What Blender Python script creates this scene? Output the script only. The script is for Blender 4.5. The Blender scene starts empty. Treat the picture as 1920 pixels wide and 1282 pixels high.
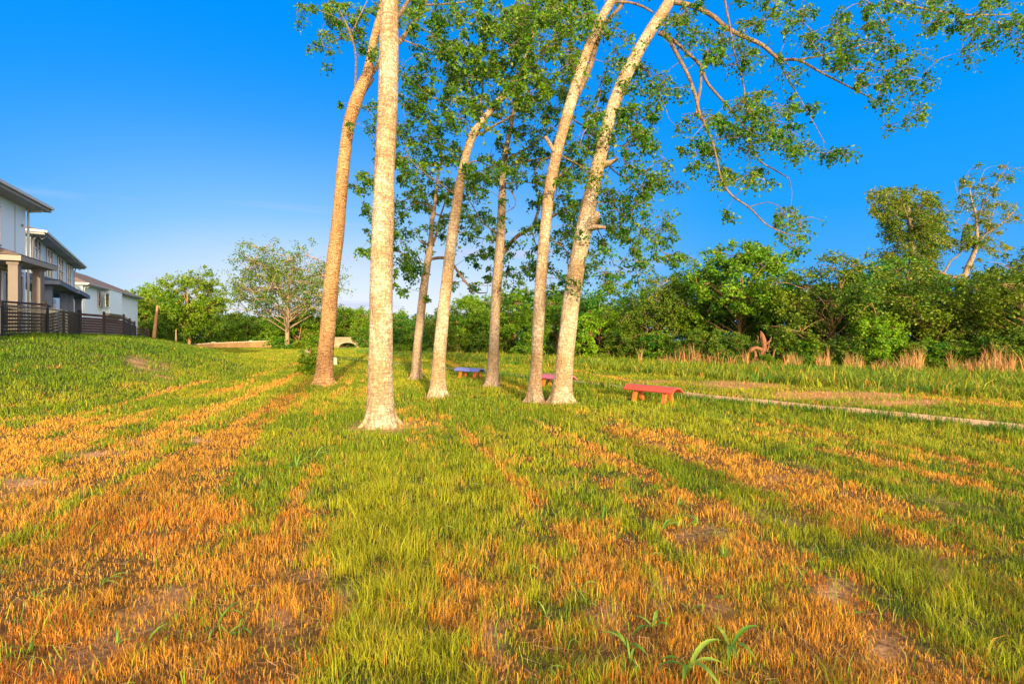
import bpy, math, random
import numpy as np
from mathutils import Vector
R = math.radians
rng = np.random.default_rng(11)
random.seed(11)
scene = bpy.context.scene

# ------------------------------------------------------------------ camera
EYE = 1.6; F = 960.0; HX, HY = 960.0, 636.0
cam_d = bpy.data.cameras.new('camera'); cam = bpy.data.objects.new('camera', cam_d)
scene.collection.objects.link(cam); scene.camera = cam
cam.location = (0, 0, EYE); cam.rotation_euler = (R(90), 0, 0)
cam_d.lens = 18; cam_d.sensor_width = 36; cam_d.shift_y = -5/1920
cam_d.clip_start = 0.05; cam_d.clip_end = 3000

# ------------------------------------------------------------------ light
SUN_EL = 9.5
AZ = math.atan2(0.247, -0.969)                 # towards the sun, in x,y (x = sin, y = cos)
sun_dir = Vector((0.247*math.cos(R(SUN_EL)), -0.969*math.cos(R(SUN_EL)), math.sin(R(SUN_EL)))).normalized()
ld = bpy.data.lights.new('sun', 'SUN'); ld.energy = 4.3; ld.angle = R(1.0); ld.color = (1.0, 0.77, 0.46)
lo = bpy.data.objects.new('sun', ld); scene.collection.objects.link(lo)
lo.rotation_euler = sun_dir.to_track_quat('Z', 'Y').to_euler()
w = bpy.data.worlds.new('World'); scene.world = w; w.use_nodes = True
nt = w.node_tree; nt.nodes.clear()
def N(t, **k):
    n = nt.nodes.new(t)
    for a, b in k.items(): setattr(n, a, b)
    return n
def L(a, b): nt.links.new(a, b)
out = N('ShaderNodeOutputWorld'); bg = N('ShaderNodeBackground'); L(bg.outputs[0], out.inputs[0])
sky = N('ShaderNodeTexSky'); sky.sky_type = 'NISHITA'; sky.sun_disc = False
sky.sun_elevation = R(SUN_EL); sky.sun_rotation = math.atan2(sun_dir.x, sun_dir.y)
tc = N('ShaderNodeTexCoord'); sep = N('ShaderNodeSeparateXYZ'); L(tc.outputs['Generated'], sep.inputs[0])
rp = N('ShaderNodeValToRGB'); L(sep.outputs['Z'], rp.inputs[0])
els = rp.color_ramp.elements
els[0].position = 0.0; els[0].color = (0.15, 0.42, 0.88, 1)
els[1].position = 1.0; els[1].color = (0.0, 0.20, 0.75, 1)
for p, c in ((0.10, (0.075, 0.39, 0.88, 1)), (0.22, (0.015, 0.33, 0.90, 1)), (0.36, (0.0, 0.285, 0.90, 1)), (0.55, (0.0, 0.258, 0.88, 1))):
    e = els.new(p); e.color = c
# pale glow low in the north-west
dot = N('ShaderNodeVectorMath', operation='DOT_PRODUCT'); L(tc.outputs['Generated'], dot.inputs[0])
gd = Vector((-0.29, 0.957, -0.04)).normalized(); dot.inputs[1].default_value = gd
mr = N('ShaderNodeMapRange'); mr.interpolation_type = 'SMOOTHSTEP'; L(dot.outputs['Value'], mr.inputs[0])
mr.inputs[1].default_value = 0.70; mr.inputs[2].default_value = 1.0; mr.inputs[3].default_value = 0; mr.inputs[4].default_value = 0.97
zr = N('ShaderNodeMapRange'); zr.interpolation_type = 'SMOOTHSTEP'; L(sep.outputs['Z'], zr.inputs[0])
zr.inputs[1].default_value = 0.02; zr.inputs[2].default_value = 0.52; zr.inputs[3].default_value = 1; zr.inputs[4].default_value = 0
mu = N('ShaderNodeMath', operation='MULTIPLY'); L(mr.outputs[0], mu.inputs[0]); L(zr.outputs[0], mu.inputs[1])
m1 = N('ShaderNodeMixRGB'); L(mu.outputs[0], m1.inputs[0]); L(rp.outputs[0], m1.inputs[1]); gr_ = N('ShaderNodeValToRGB'); L(mu.outputs[0], gr_.inputs[0]); L(gr_.outputs[0], m1.inputs[2])
gr_.color_ramp.elements[0].color = (0.16, 0.46, 0.88, 1); gr_.color_ramp.elements[1].color = (0.84, 0.86, 0.90, 1)
_e = gr_.color_ramp.elements.new(0.6); _e.color = (0.36, 0.64, 0.88, 1)
# warm light round the low sun behind
dot2 = N('ShaderNodeVectorMath', operation='DOT_PRODUCT'); L(tc.outputs['Generated'], dot2.inputs[0]); dot2.inputs[1].default_value = sun_dir
mr2 = N('ShaderNodeMapRange'); mr2.interpolation_type = 'SMOOTHSTEP'; L(dot2.outputs['Value'], mr2.inputs[0])
mr2.inputs[1].default_value = -0.05; mr2.inputs[2].default_value = 1.0; mr2.inputs[3].default_value = 0; mr2.inputs[4].default_value = 1.0
m2 = N('ShaderNodeMixRGB'); L(mr2.outputs[0], m2.inputs[0]); L(m1.outputs[0], m2.inputs[1]); m2.inputs[2].default_value = (4.1, 3.25, 2.3, 1)
# thin low clouds
mp = N('ShaderNodeMapping'); L(tc.outputs['Generated'], mp.inputs[0]); mp.inputs['Scale'].default_value = (1.6, 1.6, 15)
nz = N('ShaderNodeTexNoise'); L(mp.outputs[0], nz.inputs[0]); nz.inputs['Scale'].default_value = 2.3; nz.inputs['Detail'].default_value = 4
cr = N('ShaderNodeMapRange'); cr.interpolation_type = 'SMOOTHSTEP'; L(nz.outputs[0], cr.inputs[0])
cr.inputs[1].default_value = 0.55; cr.inputs[2].default_value = 0.72; cr.inputs[3].default_value = 0; cr.inputs[4].default_value = 0.85
cz = N('ShaderNodeMapRange'); L(sep.outputs['Z'], cz.inputs[0])
cz.inputs[1].default_value = 0.17; cz.inputs[2].default_value = 0.24; cz.inputs[3].default_value = 1; cz.inputs[4].default_value = 0
cm = N('ShaderNodeMath', operation='MULTIPLY'); cl_ = N('ShaderNodeMath', operation='MULTIPLY'); L(cr.outputs[0], cl_.inputs[0]); L(mr.outputs[0], cl_.inputs[1]); L(cl_.outputs[0], cm.inputs[0]); L(cz.outputs[0], cm.inputs[1])
m3 = N('ShaderNodeMixRGB'); L(cm.outputs[0], m3.inputs[0]); L(m2.outputs[0], m3.inputs[1]); m3.inputs[2].default_value = (0.56, 0.60, 0.86, 1)
# the physical sky adds its own share
sk = N('ShaderNodeMixRGB', blend_type='MULTIPLY'); sk.inputs[0].default_value = 1; L(sky.outputs[0], sk.inputs[1]); sk.inputs[2].default_value = (0.05, 0.05, 0.05, 1)
m4 = N('ShaderNodeMixRGB'); m4.inputs[0].default_value = 0.015; L(m3.outputs[0], m4.inputs[1]); L(sk.outputs[0], m4.inputs[2])
L(m4.outputs[0], bg.inputs[0]); bg.inputs[1].default_value = 0.62
vs = scene.view_settings
vs.view_transform = 'Standard'; vs.look = 'None'; vs.gamma = 1; vs.exposure = 0.9
scene.cycles.max_bounces = 6; scene.cycles.transparent_max_bounces = 8
scene.cycles.diffuse_bounces = 3
try: scene.cycles.use_denoising = True
except Exception: pass

# ------------------------------------------------------------------ helpers
def P(x, y, d):
    """photograph pixel + distance -> point in the place"""
    return np.array([(x-HX)/F*d, d, EYE+(HY-y)/F*d])
def tag(o, label=None, cat=None, group=None, kind=None):
    if label: o['label'] = label
    if cat: o['category'] = cat
    if group: o['group'] = group
    if kind: o['kind'] = kind
    return o
def empty(name, loc, rz=0):
    o = bpy.data.objects.new(name, None); scene.collection.objects.link(o)
    o.location = loc; o.rotation_euler[2] = rz; o.empty_display_size = 0.2
    return o

def _h(ix, iy, s):
    n = (ix.astype(np.int64)*374761393 + iy.astype(np.int64)*668265263 + s*1442695041) & 0x7fffffff
    n = ((n ^ (n >> 13))*1274126177) & 0x7fffffff
    n = (n ^ (n >> 16)) & 0x7fffffff
    return n/2147483647.0
def vnoise(x, y, s=0):
    x = np.asarray(x, float); y = np.asarray(y, float)
    ix = np.floor(x); iy = np.floor(y); fx = x-ix; fy = y-iy
    fx = fx*fx*(3-2*fx); fy = fy*fy*(3-2*fy)
    a = _h(ix, iy, s); b = _h(ix+1, iy, s); c = _h(ix, iy+1, s); d = _h(ix+1, iy+1, s)
    return (a*(1-fx)+b*fx)*(1-fy)+(c*(1-fx)+d*fx)*fy
def fbm(x, y, s=0, o=4):
    t = 0; a = 0.5; k = 1; n = 0
    for i in range(o):
        t = t+a*vnoise(x*k+17*i, y*k-9*i, s+i); n += a; a *= 0.5; k *= 2.03
    return t/n
def sstep(a, b, x):
    t = np.clip((x-a)/(b-a), 0, 1); return t*t*(3-2*t)

def poly_dist(x, y, pts):
    """signed distance to a polyline (positive on its left side) """
    x = np.asarray(x, float); y = np.asarray(y, float)
    best = np.full(x.shape, 1e9); sg = np.ones(x.shape)
    for (x0, y0), (x1, y1) in zip(pts[:-1], pts[1:]):
        dx, dy = x1-x0, y1-y0; l2 = dx*dx+dy*dy
        t = np.clip(((x-x0)*dx+(y-y0)*dy)/l2, 0, 1)
        px, py = x-(x0+t*dx), y-(y0+t*dy)
        d = np.hypot(px, py); c = dx*py-dy*px
        m = d < best
        best = np.where(m, d, best); sg = np.where(m, np.where(c >= 0, 1, -1), sg)
    return best*sg

FOOT = [(-9.6, -60), (-9.4, 0), (-9.5, 9), (-10.2, 15.5), (-12.3, 28), (-21, 43), (-38, 67), (-61, 98), (-95, 150), (-160, 260)]
PATH = [(22, -9), (13.4, 3.6), (9.07, 9.37), (4.9, 14.8), (2.67, 18.3), (-2.2, 26), (-7.6, 33.4), (-14, 42.7), (-22, 56), (-30, 75)]
def H(x, y):
    u = poly_dist(x, y, FOOT)
    h = 1.78*sstep(-0.5, 9.5, u)
    n = (fbm(x*0.35, y*0.35, 5, 3)-0.5)
    h = h + n*0.30*sstep(0, 4, u)*(1-sstep(9, 12, u)) + (fbm(x*0.12, y*0.12, 3, 3)-0.5)*0.10*sstep(3, 12, np.abs(y))
    h = h + (fbm(x*1.3, y*1.3, 9, 2)-0.5)*0.035*(1-sstep(25, 60, np.abs(y)))
    return h
def Hs(x, y): return float(H(np.array([x]), np.array([y]))[0])
SX, SY = -0.247, 0.969
def blob(x, y, px, py, rx, ry):
    """soft round patch of ground: centre and half sizes given where they lie in the photograph, returned in ground metres"""
    d = EYE*F/(py-HY); X = (px-HX)/F*d
    d1 = EYE*F/max(4, (py-ry-HY)); d2 = EYE*F/(py+ry-HY)
    wy = max(0.2, (d1-d2)/2); wx = rx/F*d
    # patches turn with the line of sight
    ang = X/d
    lx = (x-X)-ang*(y-d)
    return np.exp(-((lx/wx)**2+((y-d)/wy)**2))
def fields(x, y):
    """dryness, bareness, tall-grass weight, coarse tone"""
    c = x*SY-y*SX; s = x*SX+y*SY
    u = poly_dist(x, y, FOOT); p = poly_dist(x, y, PATH); beyond = -p         # beyond > 0 across the path
    n = fbm(x*0.7, y*0.7, 21, 4); nf = fbm(x*2.6, y*2.6, 31, 3)
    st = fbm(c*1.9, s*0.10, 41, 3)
    ng = fbm(x*7.0, y*7.0, 35, 2)
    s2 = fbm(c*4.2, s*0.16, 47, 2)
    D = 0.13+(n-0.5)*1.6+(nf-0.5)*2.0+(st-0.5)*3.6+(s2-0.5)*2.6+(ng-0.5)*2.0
    near = 1-sstep(7.0, 10.5, y)
    D = D*0.8+0.30*near-0.55*sstep(8.5, 12, y)
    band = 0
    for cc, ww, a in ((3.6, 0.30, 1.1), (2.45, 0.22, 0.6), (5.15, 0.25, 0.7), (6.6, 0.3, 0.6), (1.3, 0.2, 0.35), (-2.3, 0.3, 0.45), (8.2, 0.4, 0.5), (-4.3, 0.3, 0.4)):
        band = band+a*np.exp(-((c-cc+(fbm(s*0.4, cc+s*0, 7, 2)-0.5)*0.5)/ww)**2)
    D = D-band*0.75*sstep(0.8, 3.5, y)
    for px, py, rx, ry, a in (
        (60, 870, 260, 60, 0.75), (330, 790, 200, 45, 0.55), (450, 730, 130, 22, 0.9), (240, 1000, 330, 110, 0.5), (500, 760, 90, 20, 0.3),
        (150, 1180, 330, 110, 0.45), (620, 1240, 80, 60, 0.35), (900, 1050, 130, 80, 0.62), (1080, 1090, 200, 100, 0.55), (1330, 1190, 250, 90, 0.5),
        (800, 1180, 120, 90, 0.3), (1700, 930, 260, 60, 0.6), (1450, 880, 200, 35, 0.5), (1250, 820, 180, 18, 0.45), (1150, 770, 120, 8, 0.25),
        (760, 920, 170, 75, -0.95), (640, 830, 130, 40, -0.55), (1000, 850, 200, 50, -0.7), (740, 812, 120, 15, -0.5), (690, 1120, 80, 130, -0.45),
        (1120, 960, 140, 40, -0.5), (1700, 830, 300, 22, -0.6), (560, 690, 40, 14, 0.45), (100, 1120, 60, 80, -0.2), (1560, 1080, 140, 60, -0.35), (1800, 1200, 140, 80, -0.3)):
        D = D+a*0.86*blob(x, y, px, py, rx, ry)
    D = D-0.5*sstep(0.0, 3.0, u)+0.5*np.exp(-((u+1.3)/1.2)**2)*sstep(12, 20, y)*(1-sstep(24, 32, y))
    edge = np.exp(-((beyond+0.9)/0.7)**2)
    D = D-1.1*edge-0.5*sstep(0.3, 2.0, beyond)
    D = D+0.75*np.exp(-((beyond-3.2)/1.6)**2)
    B = 0
    for px, py, rx, ry, a in ((1385, 722, 75, 7, 1.1), (1560, 741, 130, 7, 1.0), (1700, 757, 90, 7, .6), (1200, 716, 60, 4, .5), (865, 690, 20, 3, .8), (40, 905, 55, 10, 1.0), (30, 925, 40, 8, .8), (170, 852, 60, 6, .9), (260, 828, 30, 4, .8), (370, 825, 16, 5, .8),
        (260, 712, 22, 8, .9), (310, 716, 18, 10, .8), (180, 697, 22, 5, .7), (650, 1130, 16, 20, .6), (1140, 1155, 22, 16, .8), (1560, 1110, 28, 12, .9),
        (335, 1125, 18, 10, .4), (1760, 1080, 16, 14, .8), (1650, 1230, 30, 20, .8), (920, 1190, 16, 14, .8), (1240, 1110, 14, 12, .8), (1350, 1140, 24, 18, .6), (525, 1165, 20, 12, .6), (150, 690, 30, 5, .5), (90, 668, 20, 3, .6), (712, 800, 60, 9, 1.0), (545, 652, 16, 3, 1.2), (770, 1120, 20, 14, .5)):
        B = B+a*blob(x, y, px, py, rx, ry)
    nb = fbm(x*1.9, y*1.9, 77, 3)
    W = 0
    for tx, ty, tr_ in ((-2.45, 9.5, .62), (-6.58, 17.9, .5), (-3.84, 20.5, .35), (-2.04, 14.1, .42), (-0.69, 16.9, .48), (0.59, 13.1, .42), (1.25, 12.9, .55)):
        W = W+0.9*np.exp(-(((x-tx)**2+(y-ty)**2)/tr_**2)**1.5)
    B = B*(0.35+1.2*sstep(0.3, 0.7, nb))+0.40*sstep(0.70, 0.84, fbm(x*1.4+5, y*1.4, 61, 4))
    B = B+W*(0.5+0.8*nb)
    for px, py, rx, ry, a in ((1385, 722, 75, 7, 1.1), (1560, 741, 140, 7, 1.1), (1700, 757, 120, 6, .9), (1230, 716, 70, 4, .8)):
        B = B+a*blob(x, y, px, py, rx, ry)
    T = sstep(4.6, 6.6, beyond+ (n-0.5)*2.0)
    T = T*(1-0.85*sstep(35, 60, y)*sstep(0, 4, -beyond+40))
    D = 0.5+0.62*(D-0.5)
    return np.clip(D, 0.0, 0.80), np.clip(B, 0, 1), T, n, u, beyond, nf

GREEN = np.array([0.110, 0.225, 0.008]); LIME = np.array([0.370, 0.385, 0.018]); ORANGE = np.array([0.66, 0.275, 0.022])
STRAW = np.array([0.74, 0.40, 0.060]); RUST = np.array([0.56, 0.10, 0.012]); DEEP = np.array([0.030, 0.155, 0.012])
SOIL = np.array([0.50, 0.27, 0.12]); TAN = np.array([0.56, 0.26, 0.09])
def mixc(a, b, t): return a*(1-t[:, None])+b*t[:, None]

def raw_mesh(name, verts, quads=None, tris=None, col=None, smooth=False):
    me = bpy.data.meshes.new(name)
    nq = 0 if quads is None else len(quads); nt_ = 0 if tris is None else len(tris)
    me.vertices.add(len(verts)); me.vertices.foreach_set('co', np.ascontiguousarray(verts, dtype=np.float32).ravel())
    idx = []
    if nq: idx.append(np.asarray(quads, np.int32).ravel())
    if nt_: idx.append(np.asarray(tris, np.int32).ravel())
    idx = np.concatenate(idx)
    me.loops.add(len(idx)); me.loops.foreach_set('vertex_index', idx)
    me.polygons.add(nq+nt_)
    starts = np.concatenate([np.arange(nq)*4, nq*4+np.arange(nt_)*3]).astype(np.int32)
    me.polygons.foreach_set('loop_start', starts)
    me.polygons.foreach_set('use_smooth', np.full(nq+nt_, bool(smooth)))
    if col is not None:
        at = me.color_attributes.new('Col', 'FLOAT_COLOR', 'POINT')
        c4 = np.ones((len(verts), 4), np.float32); c4[:, :3] = col
        at.data.foreach_set('color', c4.ravel())
    me.update(calc_edges=True)
    return me
def link(name, me, mat=None, parent=None, loc=None):
    o = bpy.data.objects.new(name, me); scene.collection.objects.link(o)
    if mat: me.materials.append(mat)
    if parent: o.parent = parent
    if loc is not None: o.location = loc
    return o

# ------------------------------------------------------------------ materials
def new_mat(name):
    m = bpy.data.materials.new(name); m.use_nodes = True
    t = m.node_tree; b = t.nodes['Principled BSDF']; return m, t, b
def leaf_mat(name, trans=0.35, rough=0.5, spec=0.25):
    m, t, b = new_mat(name)
    a = t.nodes.new('ShaderNodeAttribute'); a.attribute_name = 'Col'
    t.links.new(a.outputs['Color'], b.inputs['Base Color'])
    b.inputs['Roughness'].default_value = rough; b.inputs['Specular IOR Level'].default_value = spec
    tr = t.nodes.new('ShaderNodeBsdfTranslucent'); mx = t.nodes.new('ShaderNodeMixShader'); mx.inputs[0].default_value = trans
    t.links.new(a.outputs['Color'], tr.inputs[0])
    t.links.new(b.outputs[0], mx.inputs[1]); t.links.new(tr.outputs[0], mx.inputs[2])
    t.links.new(mx.outputs[0], t.nodes['Material Output'].inputs[0])
    return m
def simple_mat(name, col, rough=0.7, spec=0.4, var=0.12, scale=6, bump=0.0, bscale=40, metal=0, stretch=(1, 1, 1)):
    m, t, b = new_mat(name)
    tcn = t.nodes.new('ShaderNodeTexCoord'); mp_ = t.nodes.new('ShaderNodeMapping'); mp_.inputs['Scale'].default_value = stretch
    t.links.new(tcn.outputs['Object'], mp_.inputs[0])
    n_ = t.nodes.new('ShaderNodeTexNoise'); n_.inputs['Scale'].default_value = scale; n_.inputs['Detail'].default_value = 5
    t.links.new(mp_.outputs[0], n_.inputs[0])
    mx = t.nodes.new('ShaderNodeMixRGB'); mx.inputs[1].default_value = (*[c*(1-var) for c in col], 1); mx.inputs[2].default_value = (*[min(1, c*(1+var)) for c in col], 1)
    t.links.new(n_.outputs[0], mx.inputs[0]); t.links.new(mx.outputs[0], b.inputs['Base Color'])
    b.inputs['Roughness'].default_value = rough; b.inputs['Specular IOR Level'].default_value = spec; b.inputs['Metallic'].default_value = metal
    if bump:
        n2 = t.nodes.new('ShaderNodeTexNoise'); n2.inputs['Scale'].default_value = bscale; n2.inputs['Detail'].default_value = 4
        t.links.new(mp_.outputs[0], n2.inputs[0])
        bp = t.nodes.new('ShaderNodeBump'); bp.inputs['Strength'].default_value = bump; bp.inputs['Distance'].default_value = 0.02
        t.links.new(n2.outputs[0], bp.inputs['Height']); t.links.new(bp.outputs[0], b.inputs['Normal'])
    return m
def bark_mat(name, base, dark, pale, rings=0.5, scale=1.0, pale_amt=0.5, foot=0.0):
    m, t, b = new_mat(name); nn = t.nodes.new; lk = t.links.new
    g = nn('ShaderNodeTexCoord')
    def noise(sc, stretch, det=6):
        mp_ = nn('ShaderNodeMapping'); mp_.inputs['Scale'].default_value = stretch; lk(g.outputs['Object'], mp_.inputs[0])
        n_ = nn('ShaderNodeTexNoise'); n_.inputs['Scale'].default_value = sc; n_.inputs['Detail'].default_value = det; n_.inputs['Roughness'].default_value = 0.65
        lk(mp_.outputs[0], n_.inputs[0]); return n_.outputs[0]
    def rng_(src, a, b_, lo_=0, hi=1):
        r = nn('ShaderNodeMapRange'); lk(src, r.inputs[0]); r.inputs[1].default_value = a; r.inputs[2].default_value = b_; r.inputs[3].default_value = lo_; r.inputs[4].default_value = hi; return r.outputs[0]
    def mix(f, a, b_):
        x = nn('ShaderNodeMixRGB'); lk(f, x.inputs[0])
        if isinstance(a, tuple): x.inputs[1].default_value = (*a, 1)
        else: lk(a, x.inputs[1])
        x.inputs[2].default_value = (*b_, 1); return x.outputs[0]
    patch = rng_(noise(2.2*scale, (1, 1, 0.6)), 0.42, 0.62)
    fine = rng_(noise(22*scale, (1, 1, 0.7)), 0.50, 0.58)
    ring = rng_(noise(9*scale, (0.5, 0.5, 6.5), 3), 0.545, 0.60)
    crack = rng_(noise(13*scale, (1.6, 1.6, 0.28), 5), 0.60, 0.68)
    pc = mix(patch, base, pale); pm = nn('ShaderNodeMixRGB'); pm.inputs[0].default_value = pale_amt; pm.inputs[1].default_value = (*base, 1); lk(pc, pm.inputs[2])
    mf = nn('ShaderNodeMath'); mf.operation = 'MULTIPLY'; lk(fine, mf.inputs[0]); mf.inputs[1].default_value = 0.42
    stain = nn('ShaderNodeMath'); stain.operation = 'MULTIPLY'; lk(rng_(noise(1.1*scale, (1.5, 1.5, 0.35), 4), 0.50, 0.66), stain.inputs[0]); stain.inputs[1].default_value = 0.42
    pm2 = mix(stain.outputs[0], pm.outputs[0], dark)
    c1 = mix(mf.outputs[0], pm2, dark)
    mr_ = nn('ShaderNodeMath'); mr_.operation = 'MULTIPLY'; lk(ring, mr_.inputs[0]); mr_.inputs[1].default_value = rings
    c2 = mix(mr_.outputs[0], c1, dark)
    mc_ = nn('ShaderNodeMath'); mc_.operation = 'MULTIPLY'; lk(crack, mc_.inputs[0]); mc_.inputs[1].default_value = 0.7
    c3 = mix(mc_.outputs[0], c2, dark)
    if foot:      # shadow on the foot put into the bark colour, with a ragged upper edge
        sz = nn('ShaderNodeSeparateXYZ'); lk(g.outputs['Object'], sz.inputs[0])
        ed = nn('ShaderNodeMath'); ed.operation = 'MULTIPLY_ADD'; lk(noise(3.2, (1, 1, .5), 5), ed.inputs[0]); ed.inputs[1].default_value = -1.5; lk(sz.outputs['Z'], ed.inputs[2])
        fm = nn('ShaderNodeMath'); fm.operation = 'MULTIPLY'; lk(rng_(ed.outputs[0], 0.02, 0.22, 1, 0), fm.inputs[0]); fm.inputs[1].default_value = foot
        c3 = mix(fm.outputs[0], c3, (0.20, 0.125, 0.10))
    lk(c3, b.inputs['Base Color']); b.inputs['Roughness'].default_value = 0.85; b.inputs['Specular IOR Level'].default_value = 0.15
    ad = nn('ShaderNodeMath'); ad.operation = 'ADD'; lk(fine, ad.inputs[0]); lk(mc_.outputs[0], ad.inputs[1])
    ad2 = nn('ShaderNodeMath'); ad2.operation = 'ADD'; lk(ad.outputs[0], ad2.inputs[0]); lk(mr_.outputs[0], ad2.inputs[1])
    bp = nn('ShaderNodeBump'); bp.invert = True; bp.inputs['Strength'].default_value = 0.7; bp.inputs['Distance'].default_value = 0.02
    lk(ad2.outputs[0], bp.inputs['Height']); lk(bp.outputs[0], b.inputs['Normal'])
    return m
M = {}
M['grass'] = leaf_mat('grass_blades', 0.28, 0.55, 0.2)
M['leaf'] = leaf_mat('canopy_leaves', 0.40, 0.45, 0.3)
M['wood_leaf'] = leaf_mat('woodland_leaves', 0.30, 0.5, 0.25)
M['bark'] = bark_mat('pale_bark', (0.43, 0.29, 0.155), (0.19, 0.115, 0.06), (0.62, 0.53, 0.38), 0.5, 1.0, 0.95)
M['bark_orange'] = bark_mat('ringed_bark', (0.48, 0.27, 0.12), (0.20, 0.09, 0.035), (0.60, 0.40, 0.20), 0.95, 1.0, 0.5)
M['bark_grey'] = bark_mat('grey_bark', (0.38, 0.27, 0.17), (0.15, 0.095, 0.06), (0.50, 0.42, 0.32), 0.3, 1.0, 0.6)  # greyed bark: the shadow lying on these trunks is put into the colour
M['limb'] = bark_mat('branch_bark', (0.26, 0.17, 0.10), (0.11, 0.07, 0.04), (0.34, 0.26, 0.18), 0.5, 1.0, 0.6)  # darker than the trunks, the shade on the limbs is mixed into the colour
M['far_bark'] = simple_mat('woodland_bark', (0.34, 0.19, 0.09), 0.9, 0.1, 0.35, 3, 0.3, 20)
M['far_bark_grey'] = simple_mat('dull_bark', (0.30, 0.22, 0.14), 0.9, 0.1, 0.3, 3, 0.3, 20)

# ground sheet
def ground_mat():
    m, t, b = new_mat('ground_soil_and_thatch'); nn = t.nodes.new; lk = t.links.new
    a = nn('ShaderNodeAttribute'); a.attribute_name = 'Col'; g = nn('ShaderNodeTexCoord')
    n1 = nn('ShaderNodeTexNoise'); n1.inputs['Scale'].default_value = 22; n1.inputs['Detail'].default_value = 7; lk(g.outputs['Object'], n1.inputs[0])
    n2 = nn('ShaderNodeTexNoise'); n2.inputs['Scale'].default_value = 0.8; n2.inputs['Detail'].default_value = 5; lk(g.outputs['Object'], n2.inputs[0])
    r1 = nn('ShaderNodeMapRange'); lk(n1.outputs[0], r1.inputs[0]); r1.inputs[1].default_value = .3; r1.inputs[2].default_value = .7; r1.inputs[3].default_value = .55; r1.inputs[4].default_value = 1.35
    r2 = nn('ShaderNodeMapRange'); lk(n2.outputs[0], r2.inputs[0]); r2.inputs[1].default_value = .3; r2.inputs[2].default_value = .7; r2.inputs[3].default_value = .85; r2.inputs[4].default_value = 1.15
    mm = nn('ShaderNodeMath'); mm.operation = 'MULTIPLY'; lk(r1.outputs[0], mm.inputs[0]); lk(r2.outputs[0], mm.inputs[1])
    vm = nn('ShaderNodeVectorMath'); vm.operation = 'SCALE'; lk(a.outputs['Color'], vm.inputs[0]); lk(mm.outputs[0], vm.inputs['Scale'])
    lk(vm.outputs[0], b.inputs['Base Color']); b.inputs['Roughness'].default_value = 0.95; b.inputs['Specular IOR Level'].default_value = 0.1
    bp = nn('ShaderNodeBump'); bp.inputs['Strength'].default_value = 0.8; bp.inputs['Distance'].default_value = 0.04; lk(n1.outputs[0], bp.inputs['Height']); lk(bp.outputs[0], b.inputs['Normal'])
    return m
def axis(a, b, n, k=3.0, c=0.0):
    t = np.linspace(-1, 1, n); v = np.sinh(t*k)/math.sinh(k)
    return np.where(v < 0, c+v*(c-a), c+v*(b-c))
gx = axis(-420, 420, 520, 5.6, -1.0); gy = axis(-120, 900, 560, 6.2, 5.0)
GX, GY = np.meshgrid(gx, gy); fx, fy = GX.ravel(), GY.ravel()
D, B, T, n_, u_, be, nf_ = fields(fx, fy)
gc = mixc(np.tile(np.array([0.065, 0.085, 0.015]), (len(fx), 1)), np.array([0.17, 0.078, 0.025]), D)
far_ = sstep(25, 70, fy)
gc = mixc(gc, np.array([0.10, 0.17, 0.02]), far_*0.8)
gc = mixc(gc, np.array([0.05, 0.11, 0.02]), T*0.5)
gc = mixc(gc, SOIL*1.0, np.clip(B*1.1, 0, 1)*(be < 0.5)); gc = mixc(gc, TAN, np.clip(B*1.2, 0, 1)*(be >= 0.5))
V = np.stack([fx, fy, H(fx, fy)], 1)
nx, ny = len(gx), len(gy)
I = (np.arange(ny-1)[:, None]*nx+np.arange(nx-1)[None, :]).ravel()
Q = np.stack([I, I+1, I+1+nx, I+nx], 1)
ground = link('ground', raw_mesh('ground', V, Q, col=gc, smooth=True), ground_mat()); tag(ground, 'rolling lawn ground with soil and dry thatch between the grass', 'ground', kind='structure')

# path: a draped slab
def resample(pts, step):
    pts = np.asarray(pts, float); out_ = []
    n = len(pts)
    for i in range(n-1):
        p0 = pts[max(i-1, 0)]; p1 = pts[i]; p2 = pts[i+1]; p3 = pts[min(i+2, n-1)]
        L_ = np.linalg.norm(p2[:3]-p1[:3]); k = max(1, int(math.ceil(L_/step)))
        for j in range(k):
            t = j/k
            out_.append(0.5*((2*p1)+(-p0+p2)*t+(2*p0-5*p1+4*p2-p3)*t*t+(-p0+3*p1-3*p2+p3)*t**3))
    out_.append(pts[-1]); return np.array(out_)
pp = resample([(x, y, 0) for x, y in PATH], 0.35)[:, :2]
tg = np.gradient(pp, axis=0); tg /= np.linalg.norm(tg, axis=1)[:, None]; nrm = np.stack([tg[:, 1], -tg[:, 0]], 1)
pv = []; pq = []
hw = 0.38
for i, (p, q) in enumerate(zip(pp, nrm)):
    wob = (fbm(np.array([i*0.21]), np.array([3.0]), 4, 3)[0]-0.5)*0.22
    for s_, dz in ((-1, -0.08), (-1, 0.022), (-0.33, 0.027), (0.33, 0.027), (1, 0.022), (1, -0.08)):
        e = p+q*s_*(hw+wob*(s_ if abs(s_) == 1 else 0))
        pv.append((e[0], e[1], Hs(e[0], e[1])+dz))
    if i:
        for k in range(5):
            a = (i-1)*6+k; pq.append((a, a+1, a+7, a+6))
M['path'] = simple_mat('pale_gravel_path', (0.68, 0.41, 0.20), 0.9, 0.15, 0.25, 5, 0.5, 90)
tag(link('path', raw_mesh('path', np.array(pv), pq), M['path']), 'narrow pale footpath crossing the lawn behind the benches', 'path', kind='structure')

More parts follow.
